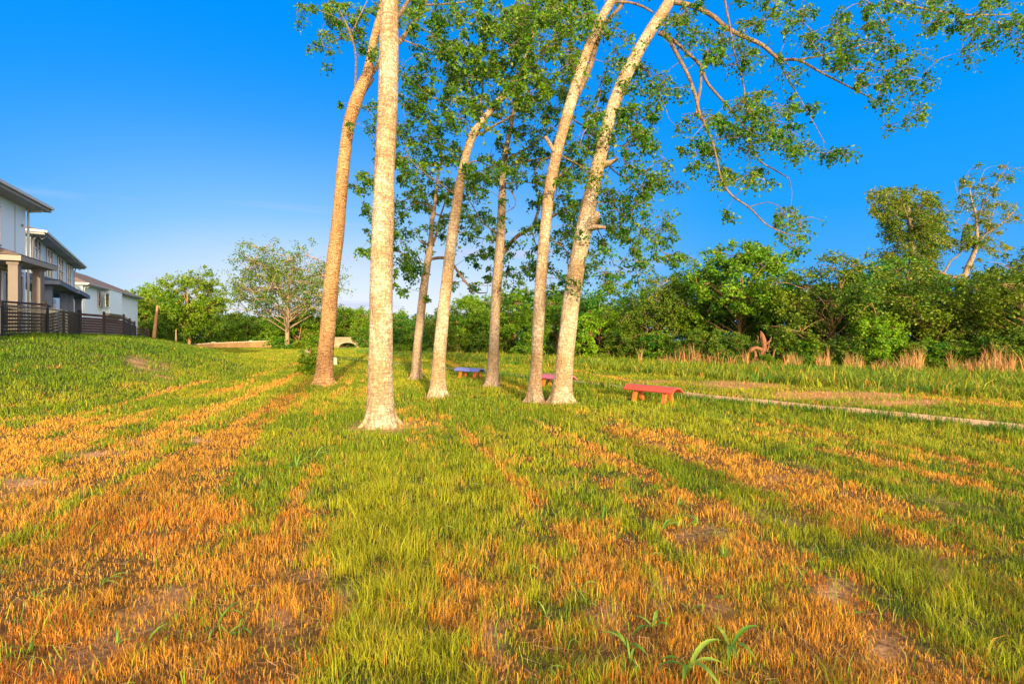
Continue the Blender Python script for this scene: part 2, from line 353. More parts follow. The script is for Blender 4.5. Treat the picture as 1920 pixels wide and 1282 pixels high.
# ------------------------------------------------------------------ grass
def blades(pos, hgt, wid, yaw, lean, leandir, col, curve=0.5):
    n = len(pos)
    ax = np.stack([np.cos(yaw), np.sin(yaw), np.zeros(n)], 1)*wid[:, None]*0.5
    ld_ = np.stack([np.cos(leandir), np.sin(leandir), np.zeros(n)], 1)
    up = np.array([0, 0, 1.0])
    p1 = pos+up*(hgt*0.55)[:, None]+ld_*(hgt*lean*0.30)[:, None]
    p2 = pos+up*(hgt*(1-0.35*np.clip(lean, 0, 1.3)*curve))[:, None]+ld_*(hgt*lean)[:, None]
    base = pos-up*0.015
    v = np.empty((n, 5, 3), np.float32)
    v[:, 0] = base-ax; v[:, 1] = base+ax; v[:, 2] = p1-ax*0.75; v[:, 3] = p1+ax*0.75; v[:, 4] = p2
    i = np.arange(n)*5
    q = np.stack([i, i+1, i+3, i+2], 1); t = np.stack([i+2, i+3, i+4], 1)
    return v.reshape(-1, 3), q, t, np.repeat(col, 5, axis=0)
def sample_wedge(n, y0, y1, e, spread=1.14):
    """points in the strip of ground ahead, thinning with distance: density ~ y^-(e+1)"""
    u = rng.random(n); k = 1-e
    y = (y0**k+(y1**k-y0**k)*u)**(1/k)
    x = (rng.random(n)*2-1)*(y*spread+0.6)
    return x, y
NB = 1150000
x, y = sample_wedge(NB, 1.7, 95, 0.60)
# gather into tufts: every blade leans towards one of a random set of tuft hearts
tid = rng.integers(0, NB//7, NB); hx, hy = x[:NB//7], y[:NB//7]
spr = 0.026+0.010*np.maximum(hy[tid]-3, 0)
tuft = rng.random(NB) < 0.72
x = np.where(tuft, hx[tid]+rng.normal(0, 1, NB)*spr, x); y = np.where(tuft, hy[tid]+rng.normal(0, 1, NB)*spr, y)
tone = rng.random(NB//7)[tid]
D, B, T, n_, u_, be, nf_ = fields(x, y)
gap = 0.62*fbm(x*4.3+3, y*4.3, 97, 3)+0.38*fbm((x*SY-y*SX)*3.4, (x*SX+y*SY)*.14, 98, 2)
keep = (rng.random(len(x)) > B*0.93) & (rng.random(len(x)) < 0.50+1.0*sstep(0.36, 0.56, gap)+0.5*sstep(8, 14, y)) & (np.abs(be) > 0.20+0.34*fbm(x*2.2, y*2.2, 17, 3)+0.1*rng.random(len(x)))
keep &= ~((T > 0.5) & (rng.random(len(x)) < 0.35))
x, y, D, T, n_, u_, be, nf_, cell = [a[keep] for a in (x, y, D, T, n_, u_, be, nf_, tone)]
n = len(x)
sc = (np.maximum(y, 3)/3)
hgt = (0.032+0.026*rng.random(n)+0.018*cell)*(1+0.55*(1-D)*sstep(0.35, 0.7, nf_))
hgt *= 1+0.30*np.clip(sc-2, 0, 3)/3
edge = np.exp(-((be+0.75)/0.5)**2); hgt *= 1+0.9*edge
wedge = blob(x, y, 760, 930, 190, 110)+blob(x, y, 700, 1150, 110, 150); hgt *= 1+0.45*wedge
hgt = np.where(T > 0.5, hgt*(2.6+1.2*rng.random(n)), hgt)
wid = 0.0036*sc**0.92*(0.7+0.6*rng.random(n))*np.where(T > 0.5, 1.5, 1)
yaw = rng.random(n)*np.pi*2
lean = np.abs(rng.normal(0.30, 0.32, n))*(1+0.3*(T > 0.5)); ldir = rng.random(n)*6.283
lean += 0.5*(rng.random(n) < 0.08)
# colour
gmix = np.clip(sstep(0.40, 0.62, n_)*0.5+0.3*rng.random(n)+0.25*cell+0.5*wedge, 0, 1)*(1-0.55*sstep(0.5, 4, u_))
g = mixc(np.tile(GREEN, (n, 1)), LIME, gmix)
g = mixc(g, DEEP, np.clip(edge*0.8+0.6*T*(rng.random(n) < 0.6), 0, 1))
g = mixc(g, DEEP*1.1, 0.45*sstep(1.5, 5, u_)*rng.random(n))
dr = mixc(np.tile(ORANGE, (n, 1)), STRAW, np.clip(0.7*cell+0.3*rng.random(n), 0, 1)); dr = np.where((rng.random(n) < .16)[:, None], np.array([0.30, 0.15, 0.05]), dr)
red = sstep(0.50, 0.70, fbm(x*0.9+31, y*0.9, 55, 3))*(1-sstep(4, 8, y))
dr = mixc(dr, RUST, np.clip(red*0.6*(rng.random(n) < 0.5), 0, 1)); dr = mixc(dr, STRAW, 0.5*sstep(3.5, 8, y))
tone2 = (cell*7.31) % 1.0
isdry = np.clip(D*1.15-0.04, 0, 1) > (0.5*rng.random(n)+0.5*tone2)
col = np.where(isdry[:, None], dr, g)
col = np.where((rng.random(n) < 0.06*(1-.8*sstep(0, 3, u_)))[:, None], STRAW*0.8, col)
col *= ((0.72+0.5*rng.random(n))*(0.62+0.6*((cell*13.7) % 1.0)))[:, None]
hgt = np.where(isdry, hgt*0.80, hgt)*(0.60+0.75*sstep(0.38, 0.66, fbm(x*4.3+3, y*4.3, 97, 3)))*(0.75+0.65*((cell*5.3) % 1.0))
pos = np.stack([x, y, H(x, y)], 1)
v, q, t, c = blades(pos, hgt, wid, yaw, lean, ldir, col)
gr = link('grass', raw_mesh('grass', v, q, t, c), M['grass']); tag(gr, 'mown lawn grass, part green and part dried orange', 'grass', kind='stuff')
print('blades', n)

# longer loose blades standing out of the lawn
x, y = sample_wedge(6500, 1.8, 30, 0.6)
D, B, T, n_, u_, be, nf_ = fields(x, y)
k = (fbm(x*0.55, y*0.55, 66, 3) > 0.52) & (np.abs(be) > 0.45); x, y = x[k], y[k]; n = len(x)
col = mixc(np.tile(np.array([0.10, 0.27, 0.02]), (n, 1)), LIME*1.1, rng.random(n))
v, q, t, c = blades(np.stack([x, y, H(x, y)], 1), 0.08+0.11*rng.random(n), 0.0045*(np.maximum(y, 3)/3)**0.7*(0.7+0.6*rng.random(n)), rng.random(n)*6.3, 0.2+0.7*rng.random(n), rng.random(n)*6.3, col, 0.8)
tag(link('grass', raw_mesh('long_grass', v, q, t, c), M['grass']), 'longer green grass stalks standing above the mown lawn', 'grass', kind='stuff')

# tall green grass across the path
xs = []; ys = []
while sum(map(len, xs)) < 60000:
    x, y = sample_wedge(120000, 5, 85, 0.35, 1.2)
    be = -poly_dist(x, y, PATH); nn_ = fbm(x*0.7, y*0.7, 21, 3)
    k = (be > 4.9+nn_*1.6) & (be < 34) & (rng.random(len(x)) < 0.8)
    xs.append(x[k]); ys.append(y[k])
x = np.concatenate(xs)[:70000]; y = np.concatenate(ys)[:70000]; n = len(x)
be = -poly_dist(x, y, PATH)
clump = fbm(x*0.6, y*0.6, 88, 4); hh = (0.13+0.22*sstep(0.35, 0.7, clump)+0.10*rng.random(n))*(0.55+0.45*sstep(3, 7, be))
col = mixc(np.tile(np.array([0.045, 0.20, 0.02]), (n, 1)), np.array([0.22, 0.33, 0.03]), np.clip(sstep(0.4, 0.65, fbm(x*0.4, y*0.4, 99, 3))*0.8+0.3*rng.random(n), 0, 1))
col = np.where((rng.random(n) < 0.08)[:, None], STRAW*0.7, col)
v, q, t, c = blades(np.stack([x, y, H(x, y)], 1), hh, 0.0105*(np.maximum(y, 8)/10)**0.9, rng.random(n)*6.3, 0.25+0.55*rng.random(n), rng.normal(0.3, 1.3, n), col, 0.8)
tag(link('grass', raw_mesh('tall_grass', v, q, t, c), M['grass']), 'tall uncut green grass between the footpath and the woodland', 'grass', kind='stuff')

# ------------------------------------------------------------------ benders: tubes, leaves
class Buf:
    def __init__(s): s.v = []; s.q = []; s.t = []; s.c = []; s.n = 0
    def add(s, v, q=None, t=None, c=None):
        v = np.asarray(v, float)
        s.v.append(v)
        if q is not None and len(q): s.q.append(np.asarray(q)+s.n)
        if t is not None and len(t): s.t.append(np.asarray(t)+s.n)
        s.c.append(np.zeros((len(v), 3)) if c is None else np.broadcast_to(np.asarray(c, float), (len(v), 3)).copy())
        s.n += len(v)
    def box(s, c0, size, ax=None, taper=1.0):
        """box centred at c0; ax = 3 unit vectors"""
        a = np.eye(3) if ax is None else np.array(ax, float)
        h = np.array(size)/2.0; vs_ = []
        for z in (-1, 1):
            k = taper if z > 0 else 1
            for X, Y in ((-1, -1), (1, -1), (1, 1), (-1, 1)):
                vs_.append(np.array(c0)+a[0]*X*h[0]*k+a[1]*Y*h[1]*k+a[2]*z*h[2])
        s.add(vs_, [(3, 2, 1, 0), (4, 5, 6, 7), (0, 1, 5, 4), (1, 2, 6, 5), (2, 3, 7, 6), (3, 0, 4, 7)])
    def tube(s, pts, rad, sides=8, step=0.25, flare=None, lump=0.0, seed=0, cap=True):
        pr = np.column_stack([np.asarray(pts, float), np.asarray(rad, float)])
        pr = resample(pr, step); p = pr[:, :3]; r = np.maximum(pr[:, 3], 0.001)
        tg_ = np.gradient(p, axis=0); tg_ /= np.maximum(1e-9, np.linalg.norm(tg_, axis=1))[:, None]
        up = np.array([1.0, 0, 0]) if abs(tg_[0][0]) < 0.8 else np.array([0, 1.0, 0])
        vs_ = []; a = np.linspace(0, 2*np.pi, sides, endpoint=False)
        for i in range(len(p)):
            b1 = up-tg_[i]*np.dot(up, tg_[i]); b1 /= np.linalg.norm(b1); b2 = np.cross(tg_[i], b1); up = b1
            rr = np.full(sides, r[i])
            if lump:
                rr = rr*(1+lump*(fbm(np.cos(a)*1.6+seed+5, np.sin(a)*1.6+p[i, 2]*1.7, int(seed)+3, 3)-0.5)*2)
            if flare is not None:
                z = max(0.0, p[i, 2]-p[0, 2]); k = math.exp(-z/flare[1])
                rr = rr*(1+flare[0]*k*k**.3+flare[2]*k*k*np.cos(a*flare[3]+seed)*(0.8+0.4*np.cos(a*2+seed*3)))
            vs_.append(p[i]+np.outer(np.cos(a)*rr, b1)+np.outer(np.sin(a)*rr, b2))
        m = len(p); vv = np.concatenate(vs_)
        i0 = (np.arange(m-1)[:, None]*sides+np.arange(sides)[None, :]).ravel()
        i1 = (np.arange(m-1)[:, None]*sides+(np.arange(sides)+1)[None, :] % sides).ravel()
        q_ = np.stack([i0, i1, i1+sides, i0+sides], 1)
        if cap:
            vv = np.vstack([vv, p[-1]+tg_[-1]*r[-1]*0.4])
            e = (m-1)*sides; tt = [(e+k_, e+(k_+1) % sides, m*sides) for k_ in range(sides)]
            s.add(vv, q_, tt)
        else: s.add(vv, q_)
        return p, r
    def build(s, name, mat, parent=None, smooth=False, col=False, origin=None):
        v_ = np.concatenate(s.v)
        if origin is not None: v_ = v_-np.asarray(origin)
        me = raw_mesh(name, v_, np.concatenate(s.q) if s.q else None, np.concatenate(s.t) if s.t else None, np.concatenate(s.c) if col else None, smooth)
        o = link(name, me, mat, parent)
        if origin is not None and parent is None: o.location = origin
        return o
def leaves(buf, pos, size, cols, hang=0.0, face=0.0):
    """one folded rhombus per leaf"""
    n = len(pos)
    d = rng.normal(0, 1, (n, 3)); d[:, 2] = d[:, 2]*0.6-hang; d /= np.linalg.norm(d, axis=1)[:, None]
    r_ = rng.normal(0, 1, (n, 3)); s_ = np.cross(d, r_); s_ /= np.linalg.norm(s_, axis=1)[:, None]; nn_ = np.cross(d, s_)
    L_ = size*(0.5+1.0*rng.random(n)); 
    v_ = np.empty((n, 4, 3)); v_[:, 0] = pos
    v_[:, 1] = pos+d*(L_*0.45)[:, None]+s_*(L_*0.32)[:, None]+nn_*(L_*0.06)[:, None]
    v_[:, 2] = pos+d*L_[:, None]
    v_[:, 3] = pos+d*(L_*0.45)[:, None]-s_*(L_*0.32)[:, None]+nn_*(L_*0.06)[:, None]
    q_ = np.arange(n*4).reshape(n, 4)
    buf.add(v_.reshape(-1, 3), q_, None, np.repeat(cols, 4, axis=0))

G1 = np.array([0.028, 0.150, 0.008]); G2 = np.array([0.15, 0.29, 0.008]); G3 = np.array([0.025, 0.115, 0.018])
def clump(wood, crown, c, rad, ntw, nl, size, hang, tone=0.5, root=None, flat=1.0, wind=(0.55, 0.1)):
    """a spray of twigs carrying leaves"""
    base = mixc(np.tile(G1, (1, 1)), G2, np.array([tone]))[0]
    P_ = []
    for i in range(ntw):
        dv = rng.normal(0, 1, 3)*np.array([1, 1, 0.8*flat]); dv = dv/np.linalg.norm(dv)*rad*(0.5+0.6*rng.random())
        dv[0] += wind[0]*rad; dv[2] -= hang*rad*0.6
        o_ = c if root is None else root
        st_ = o_+(rng.normal(0, 0.12, 3)*rad); en = c+dv
        mid = (st_+en)/2+np.array([0, 0, 0.18*rad])
        if wood is not None and (i % 2 == 0): wood.tube([st_, mid, en], [0.008, 0.005, 0.002], 3, 0.5, cap=False)
        tt = 0.25+0.85*rng.random(nl)**0.8
        pl = np.outer((1-tt)**2, st_)+np.outer(2*(1-tt)*tt, mid)+np.outer(tt**2, en)+rng.normal(0, 0.13*rad, (nl, 3))
        P_.append(pl)
    P_ = np.concatenate(P_); n = len(P_)
    cols = np.tile(base, (n, 1))*(0.7+0.6*rng.random(n))[:, None]
    yl = rng.random(n) < 0.10; cols[yl] = np.array([0.24, 0.33, 0.015])
    leaves(crown, P_, size, cols, hang)

# ------------------------------------------------------------------ the grove
def make_grove_tree(name, label, d, trunk, limbs, ell, bark, seed, lobes=6, flare=(0.62, 0.40, 0.2), sides=28, leaf=0.085, dens=1.0, stubs=(), tw_=1.0, cs=1.0, group='pale barked trees of the central grove', tint=None, cat='tree'):
    """trunk: [(px, py, width px)], limbs: lists of (px, py, width px, extra depth), ell: (px, py, rx, ry, clumps, tone[, depth])"""
    gpos = P(trunk[0][0], trunk[0][1], d)
    gz = Hs(gpos[0], gpos[1]); root = empty(name, (gpos[0], gpos[1], gz))
    tag(root, label, cat, group)
    O = np.array([gpos[0], gpos[1], gz])
    wood = Buf(); limbw = Buf(); crown = Buf(); nodes = []; LT = 0.62
    pts = []; rad = []
    for k, tk in enumerate(trunk):
        p = P(tk[0], tk[1], d+(tk[3] if len(tk) > 3 else 0)); pts.append(p); rad.append(tk[2]/2/F*d*tw_)
    pts[0][2] = gz-0.06
    p, r = wood.tube(pts, rad, sides, 0.07, (flare[0], flare[1], flare[2], lobes), 0.07, seed)
    r0 = rad[1]; nr = lobes+2
    for k in range(nr):
        a = k*2*math.pi/nr+rng.normal(0, .22); e = np.array([math.cos(a), math.sin(a), 0]); ln = r0*(1.55+0.75*rng.random()); h0 = 0.30+0.22*rng.random()
        b0 = np.array([gpos[0], gpos[1], gz]); tw = np.array([-e[1], e[0], 0])*rng.normal(0, .12)*r0
        wood.tube([b0+e*r0*.55+np.array([0, 0, h0*1.5]), b0+e*r0*1.02+np.array([0, 0, h0*.55]), b0+e*r0*1.35+tw+np.array([0, 0, .10]), b0+e*ln+tw*2+np.array([0, 0, -.05])], [r0*.22, r0*.27, r0*.22, r0*.10], 9, .06, None, .25, seed+k)
    nodes += [(a, 0) for a in p[::4] if a[2] > 2.6]
    for k, lb in enumerate(limbs):
        pts = [P(a[0], a[1], d+a[3]) for a in lb]; rad = [a[2]/2/F*(d+a[3]) for a in lb]
        # small kinks, so that limbs are not drawn with a ruler
        for j in range(1, len(pts)): pts[j] = pts[j]+rng.normal(0, 0.02, 3)
        p, r = (limbw).tube(pts, [q*(1.0 if k == 0 and name else 1.0)*LT for q in rad], 8, 0.14, None, 0.12, seed+k)
        nodes += [(a, 1) for a in p[1::2]]
    for st in stubs:
        pts = [P(a[0], a[1], d+a[3]) for a in st]; rad = [a[2]/2/F*d for a in st]
        wood.tube(pts, rad, 10, 0.05, None, 0.35, seed+40)
    NP = np.array([a for a, _ in nodes]); todo = []
    for e in ell:
        px, py, rx, ry, n_c, tone = e[:6]  # higher tones in the upper centre put its sunlight into the leaf colour
        for i in range(max(1, int(n_c*dens))):
            a = rng.random()*2*np.pi; q_ = math.sqrt(rng.random())*1.15
            c = P(px+math.cos(a)*rx*q_, py+math.sin(a)*ry*q_, d+rng.normal(0, 0.7*cs))
            todo.append((np.min(np.linalg.norm(NP-c, axis=1)), c, tone))
    todo.sort(key=lambda t_: t_[0])
    for _, c, tone in todo:
        k = np.argmin(np.linalg.norm(NP-c, axis=1)); a0 = NP[k]; L_ = np.linalg.norm(c-a0)
        if L_ > 0.1:
            mid = (a0+c)/2+np.array([rng.normal(0, .04), rng.normal(0, .04), 0.07*L_+rng.normal(0, .03)])
            limbw.tube([a0, mid, c], [min(0.022, 0.006+0.007*L_), 0.005+0.003*L_, 0.004], 5, 0.25, cap=False)
            NP = np.vstack([NP, mid, c])
        clump(limbw, crown, c, (0.15+0.24*rng.random())*cs, 8, rng.integers(8, 14), leaf*1.0, 0.75, np.clip(tone+rng.normal(0, 0.28), 0, 1), None)
    if tint is not None: crown.c = [q*np.asarray(tint) for q in crown.c]
    limbw.build('branches', M['limb'], root, True, origin=O)
    wood.build('trunk', bark, root, True, origin=O)
    crown.build('crown', M['leaf'], root, False, True, origin=O)
    return root

make_grove_tree('grove_tree', 'tall curved orange barked tree on the left, forking behind the thick trunk', 17.9,
    [(607, 723, 32), (611, 660, 31), (616, 600, 30), (622, 520, 28), (632, 440, 27), (642, 330, 25), (653, 240, 23), (664, 200, 25), (674, 172, 23), (688, 140, 20), (694, 110, 16, .1), (702, 70, 15, .2), (712, 30, 14, .3), (722, -30, 12, .4), (730, -120, 8, .5)],
    [[(676, 168, 15, 0), (700, 132, 14, .3), (712, 112, 12, .5), (735, 92, 12, .7), (752, 74, 14, .8), (775, 45, 13, .8), (796, 8, 10, .9), (815, -40, 7, 1)],
     [(666, 165, 7, -.1), (666, 110, 6, -.4), (661, 78, 6, -.6), (650, 50, 5, -.8), (632, 10, 3, -1)],
     [(661, 78, 4, -.6), (640, 72, 3, -.8), (615, 78, 2, -1)],
     [(672, 190, 8, .2), (688, 168, 8, .6), (700, 150, 7, 1)],
     [(752, 74, 5, .8), (790, 88, 4, .9), (820, 98, 3, 1)],
     [(799, 10, 6, .9), (840, 8, 5, 1), (880, 5, 4, 1.2)],
     [(661, 78, 4, -.6), (640, 40, 3, -1), (600, 20, 2, -1.3)], [(660, 60, 3, -.6), (690, 0, 3, -.3)]],
    [(600, 25, 55, 26, 13, .4), (648, 40, 45, 45, 14, .5), (603, 92, 30, 18, 3, .4), (690, 40, 30, 55, 12, .45), (615, 125, 12, 8, 1, .3), (680, 95, 22, 30, 5, .4), (660, 215, 18, 30, 1, .3),
     (645, 190, 8, 12, 1, .3), (765, 20, 45, 25, 8, .5), (575, 75, 20, 20, 1, .3), (585, 10, 40, 14, 6, .4), (740, -60, 90, 40, 10, .4), (720, 230, 30, 60, 7, .3), (690, 210, 14, 30, 3, .3)], M['bark_orange'], 1, 5, tw_=.92)
make_grove_tree('grove_tree', 'thickest pale straight trunk nearest the viewer with flared root base', 9.5,
    [(713, 792, 47), (713, 760, 46), (713, 700, 44), (714, 640, 43), (716, 500, 41), (720, 350, 38), (725, 250, 37), (728, 150, 36), (730, 40, 33), (733, -50, 30, .1), (740, -180, 24, .2), (746, -300, 14, .3)],
    [[(735, 42, 10, 0), (752, 18, 13, .2), (775, -10, 11, .4), (820, -60, 8, .6)], [(738, -60, 12, 0), (790, -120, 9, .3), (850, -160, 6, .5)], [(728, -90, 12, 0), (680, -150, 9, -.3), (620, -200, 6, -.6)]],
    [(800, -50, 90, 26, 10, .5), (700, -90, 80, 40, 8, .4), (860, -60, 60, 30, 6, .5), (760, -190, 150, 60, 12, .5)], M['bark'], 2.4, 5, (0.62, 0.36, 0.26), 44, 0.07)
make_grove_tree('grove_tree', 'slim brown tree between the thick trunk and the leaning pale one, ending in low canopy', 20.5,
    [(780, 712, 20), (782, 660, 19), (788, 600, 18), (796, 530, 17), (804, 478, 14), (808, 448, 11), (810, 415, 10), (814, 392, 8), (820, 340, 6, .2), (828, 290, 4, .4)],
    [[(806, 486, 9, 0), (830, 484, 9, .4), (846, 490, 8, .3), (862, 512, 8, .2), (878, 533, 7, .1), (889, 550, 5, 0)], [(884, 541, 4, .05), (897, 548, 4, 0), (914, 546, 3, -.2)],
     [(806, 462, 6, 0), (797, 455, 5, -.3), (787, 452, 3, -.5)], [(807, 468, 9, 0), (818, 440, 8, .3), (826, 405, 6, .5), (840, 360, 4, .7)],
     [(812, 400, 5, 0), (800, 382, 4, -.3), (770, 385, 3, -.5), (742, 415, 2, -.7)], [(814, 395, 4, 0), (790, 370, 3, -.2), (750, 378, 3, -.4)], [(812, 400, 5, 0), (850, 410, 5, .4), (900, 405, 4, .6)],
     [(800, 500, 4, 0), (770, 480, 3, -.3), (740, 470, 2, -.5)], [(826, 405, 5, .5), (870, 440, 4, .7), (920, 450, 3, .9)]],
    [(762, 395, 40, 45, 16, .35), (755, 455, 42, 40, 18, .4), (752, 505, 42, 25, 12, .35), (780, 340, 55, 45, 18, .4), (835, 400, 45, 40, 16, .45), (885, 440, 45, 40, 18, .4), (905, 490, 35, 30, 9, .35),
     (860, 525, 35, 15, 3, .3), (700, 400, 20, 70, 12, .3), (690, 330, 22, 40, 7, .3), (674, 468, 14, 6, 2, .3), (800, 290, 60, 40, 14, .4), (850, 345, 40, 40, 12, .5), (690, 470, 8, 30, 3, .3), (670, 340, 12, 20, 2, .3), (760, 535, 25, 10, 3, .3), (790, 560, 10, 5, 1, .3)], M['bark_grey'], 3.1, 5, (0.35, 0.4, 0.12), 22, 0.105, tw_=.87)
make_grove_tree('grove_tree', 'leaning pale speckled tree with white streaked foot, right of the slim brown one', 14.1,
    [(821, 746, 30), (821, 715, 28), (823, 680, 26), (826, 640, 25), (833, 570, 23), (840, 510, 22), (848, 440, 21), (857, 380, 20), (866, 325, 17), (877, 280, 16), (888, 250, 17), (905, 226, 14), (928, 198, 13, .2), (958, 160, 10, .4), (985, 120, 7, .6), (1000, 60, 5, .8)],
    [[(890, 252, 9, 0), (905, 250, 7, -.2), (922, 238, 7, -.4), (942, 226, 6, -.6), (965, 215, 4, -.8)], [(905, 226, 9, 0), (900, 195, 8, .2), (905, 160, 6, .4), (890, 110, 4, .6), (870, 70, 3, .8)],
     [(958, 160, 6, .4), (985, 165, 4, .2), (1000, 190, 3, 0)], [(860, 370, 5, 0), (830, 350, 4, -.4), (790, 320, 3, -.8), (760, 290, 2, -1)], [(900, 200, 5, .2), (860, 190, 4, 0), (810, 180, 3, -.3), (770, 140, 3, -.6)],
     [(985, 120, 5, .6), (1020, 90, 4, .5), (1050, 60, 3, .4)], [(870, 310, 5, 0), (900, 300, 4, .4), (930, 320, 3, .7)]],
    [(872, 110, 45, 45, 30, .65), (815, 125, 40, 50, 18, .4), (840, 190, 55, 35, 18, .4), (765, 250, 35, 55, 14, .3), (770, 150, 25, 50, 9, .35), (800, 235, 50, 30, 12, .35), (935, 100, 50, 50, 26, .7), (985, 150, 40, 55, 28, .8),
     (900, 200, 40, 35, 14, .5), (850, 60, 60, 45, 20, .5), (790, 60, 35, 50, 12, .4), (925, 30, 50, 35, 18, .5), (870, 280, 50, 30, 10, .4), (910, 330, 40, 30, 9, .4), (960, 50, 60, 40, 24, .6), (840, 10, 70, 25, 16, .5), (770, 320, 30, 30, 8, .4), (1000, 60, 45, 45, 18, .7), (965, 130, 35, 60, 16, .75)], M['bark'], 4.2, 5, (0.70, 0.30, 0.22), 26, 0.085, tw_=.94)
make_grove_tree('grove_tree', 'grey shaded tree with one big limb branching right, foot flared and lit at the edges', 16.9,
    [(921, 728, 23), (924, 700, 22), (926, 660, 21), (928, 600, 20), (931, 540, 20), (936, 480, 19), (939, 430, 17), (941, 380, 15), (944, 320, 14), (949, 280, 11), (957, 240, 9), (964, 205, 8, .2), (975, 150, 6, .3), (990, 80, 4, .4)],
    [[(935, 492, 15, 0), (946, 468, 13, .2), (968, 445, 12, .5), (996, 428, 11, .8), (1030, 408, 9, 1), (1062, 390, 8, 1.2), (1095, 382, 6, 1.4), (1130, 380, 4, 1.6)], [(1000, 424, 9, .8), (1008, 400, 8, .9), (1018, 372, 5, 1.0), (1035, 330, 4, 1.1)],
     [(945, 318, 6, 0), (965, 308, 6, -.3), (990, 302, 5, -.5), (1015, 298, 4, -.7)], [(948, 298, 7, 0), (975, 284, 6, .3), (1000, 270, 6, .6), (1015, 258, 4, .8), (1040, 235, 3, 1)], [(945, 350, 4, 0), (962, 360, 4, -.2), (966, 385, 3, -.3), (945, 400, 2, -.2)],
     [(946, 345, 4, 0), (985, 345, 3, .4), (1030, 350, 3, .6)], [(962, 212, 5, .2), (985, 200, 4, .3), (1020, 160, 3, .4)], [(938, 440, 4, 0), (905, 420, 4, .3), (880, 380, 3, .6)], [(996, 428, 4, .8), (1010, 470, 3, .9), (1040, 520, 2, 1)]],
    [(1000, 330, 45, 45, 17, .3), (980, 270, 45, 40, 16, .4), (1020, 400, 40, 40, 13, .3), (975, 470, 40, 45, 12, .25), (1045, 470, 35, 50, 11, .25), (1040, 540, 25, 25, 4, .2), (905, 380, 35, 45, 12, .35), (890, 320, 35, 35, 8, .4), (1060, 360, 40, 45, 15, .3), (1000, 510, 30, 25, 5, .2),
     (985, 220, 40, 45, 18, .6), (1040, 200, 40, 60, 20, .6), (1030, 110, 40, 60, 22, .75), (985, 40, 50, 45, 18, .7), (1060, 40, 45, 40, 14, .6), (1020, 30, 60, 35, 14, .6), (1090, 300, 40, 50, 14, .3), (1100, 420, 40, 45, 12, .3), (930, 540, 30, 18, 2, .2), (1095, 500, 30, 35, 8, .25), (1040, 560, 20, 12, 1, .2), (900, 530, 20, 15, 2, .2), (985, 555, 20, 10, 1, .2)], M['bark_grey'], 5.5, 5, (1.1, 0.30, 0.35), 26, 0.09, tw_=.92)
make_grove_tree('grove_tree', 'twin stemmed pale tree with a broken stub, just left of the broad leaning tree', 13.1,
    [(1003, 754, 29), (1004, 720, 28), (1006, 680, 27), (1009, 620, 27), (1013, 540, 27), (1020, 450, 26), (1030, 360, 26), (1041, 300, 25), (1054, 250, 25), (1068, 200, 26), (1084, 145, 22, -.1), (1104, 88, 21, -.2), (1128, 34, 20, -.3), (1152, -8, 18, -.4), (1185, -80, 14, -.5), (1210, -180, 8, -.5)],
    [[(1070, 205, 16, .05), (1090, 165, 17, .15), (1106, 122, 17, .2), (1120, 85, 15, .3), (1140, 42, 13, .4), (1165, 8, 11, .5), (1200, -60, 8, .6)], [(1050, 290, 6, 0), (1075, 306, 5, .2), (1100, 318, 5, .4), (1125, 322, 4, .5)], [(1034, 345, 7, 0), (1048, 328, 6, .4), (1062, 318, 5, .7), (1080, 300, 4, .9)],
     [(1152, 4, 8, -.3), (1180, 5, 7, -.2), (1205, 10, 7, -.1), (1226, 24, 5, 0)], [(1022, 430, 4, 0), (1040, 450, 4, .5), (1060, 470, 4, .8), (1066, 510, 3, 1)], [(1065, 215, 5, 0), (1095, 235, 4, .6), (1130, 215, 3, 1), (1160, 190, 3, 1.3)], [(1044, 295, 4, 0), (1015, 300, 3, .3), (1000, 330, 2, .5)]],
    [(1060, 120, 30, 60, 12, .7), (1085, 240, 35, 50, 13, .35), (1150, 180, 35, 55, 13, .3), (1060, 30, 45, 35, 14, .65), (1100, 20, 40, 25, 8, .5), (1185, 250, 40, 50, 13, .3), (1120, 320, 25, 30, 6, .4), (1075, 400, 30, 30, 6, .3), (1068, 520, 14, 26, 3, .25), (1150, 90, 30, 40, 7, .4), (1190, 150, 35, 50, 8, .3), (1055, 320, 20, 25, 5, .5), (1140, -60, 100, 40, 10, .5), (1000, 5, 40, 20, 8, .6), (1120, 250, 25, 30, 7, .3)], M['bark'], 6.1, 4, (0.60, 0.34, 0.2), 30, 0.08, tw_=.80,
    stubs=[[(1045, 292, 8, 0), (1034, 276, 7, -.15), (1022, 257, 6, -.3)]])
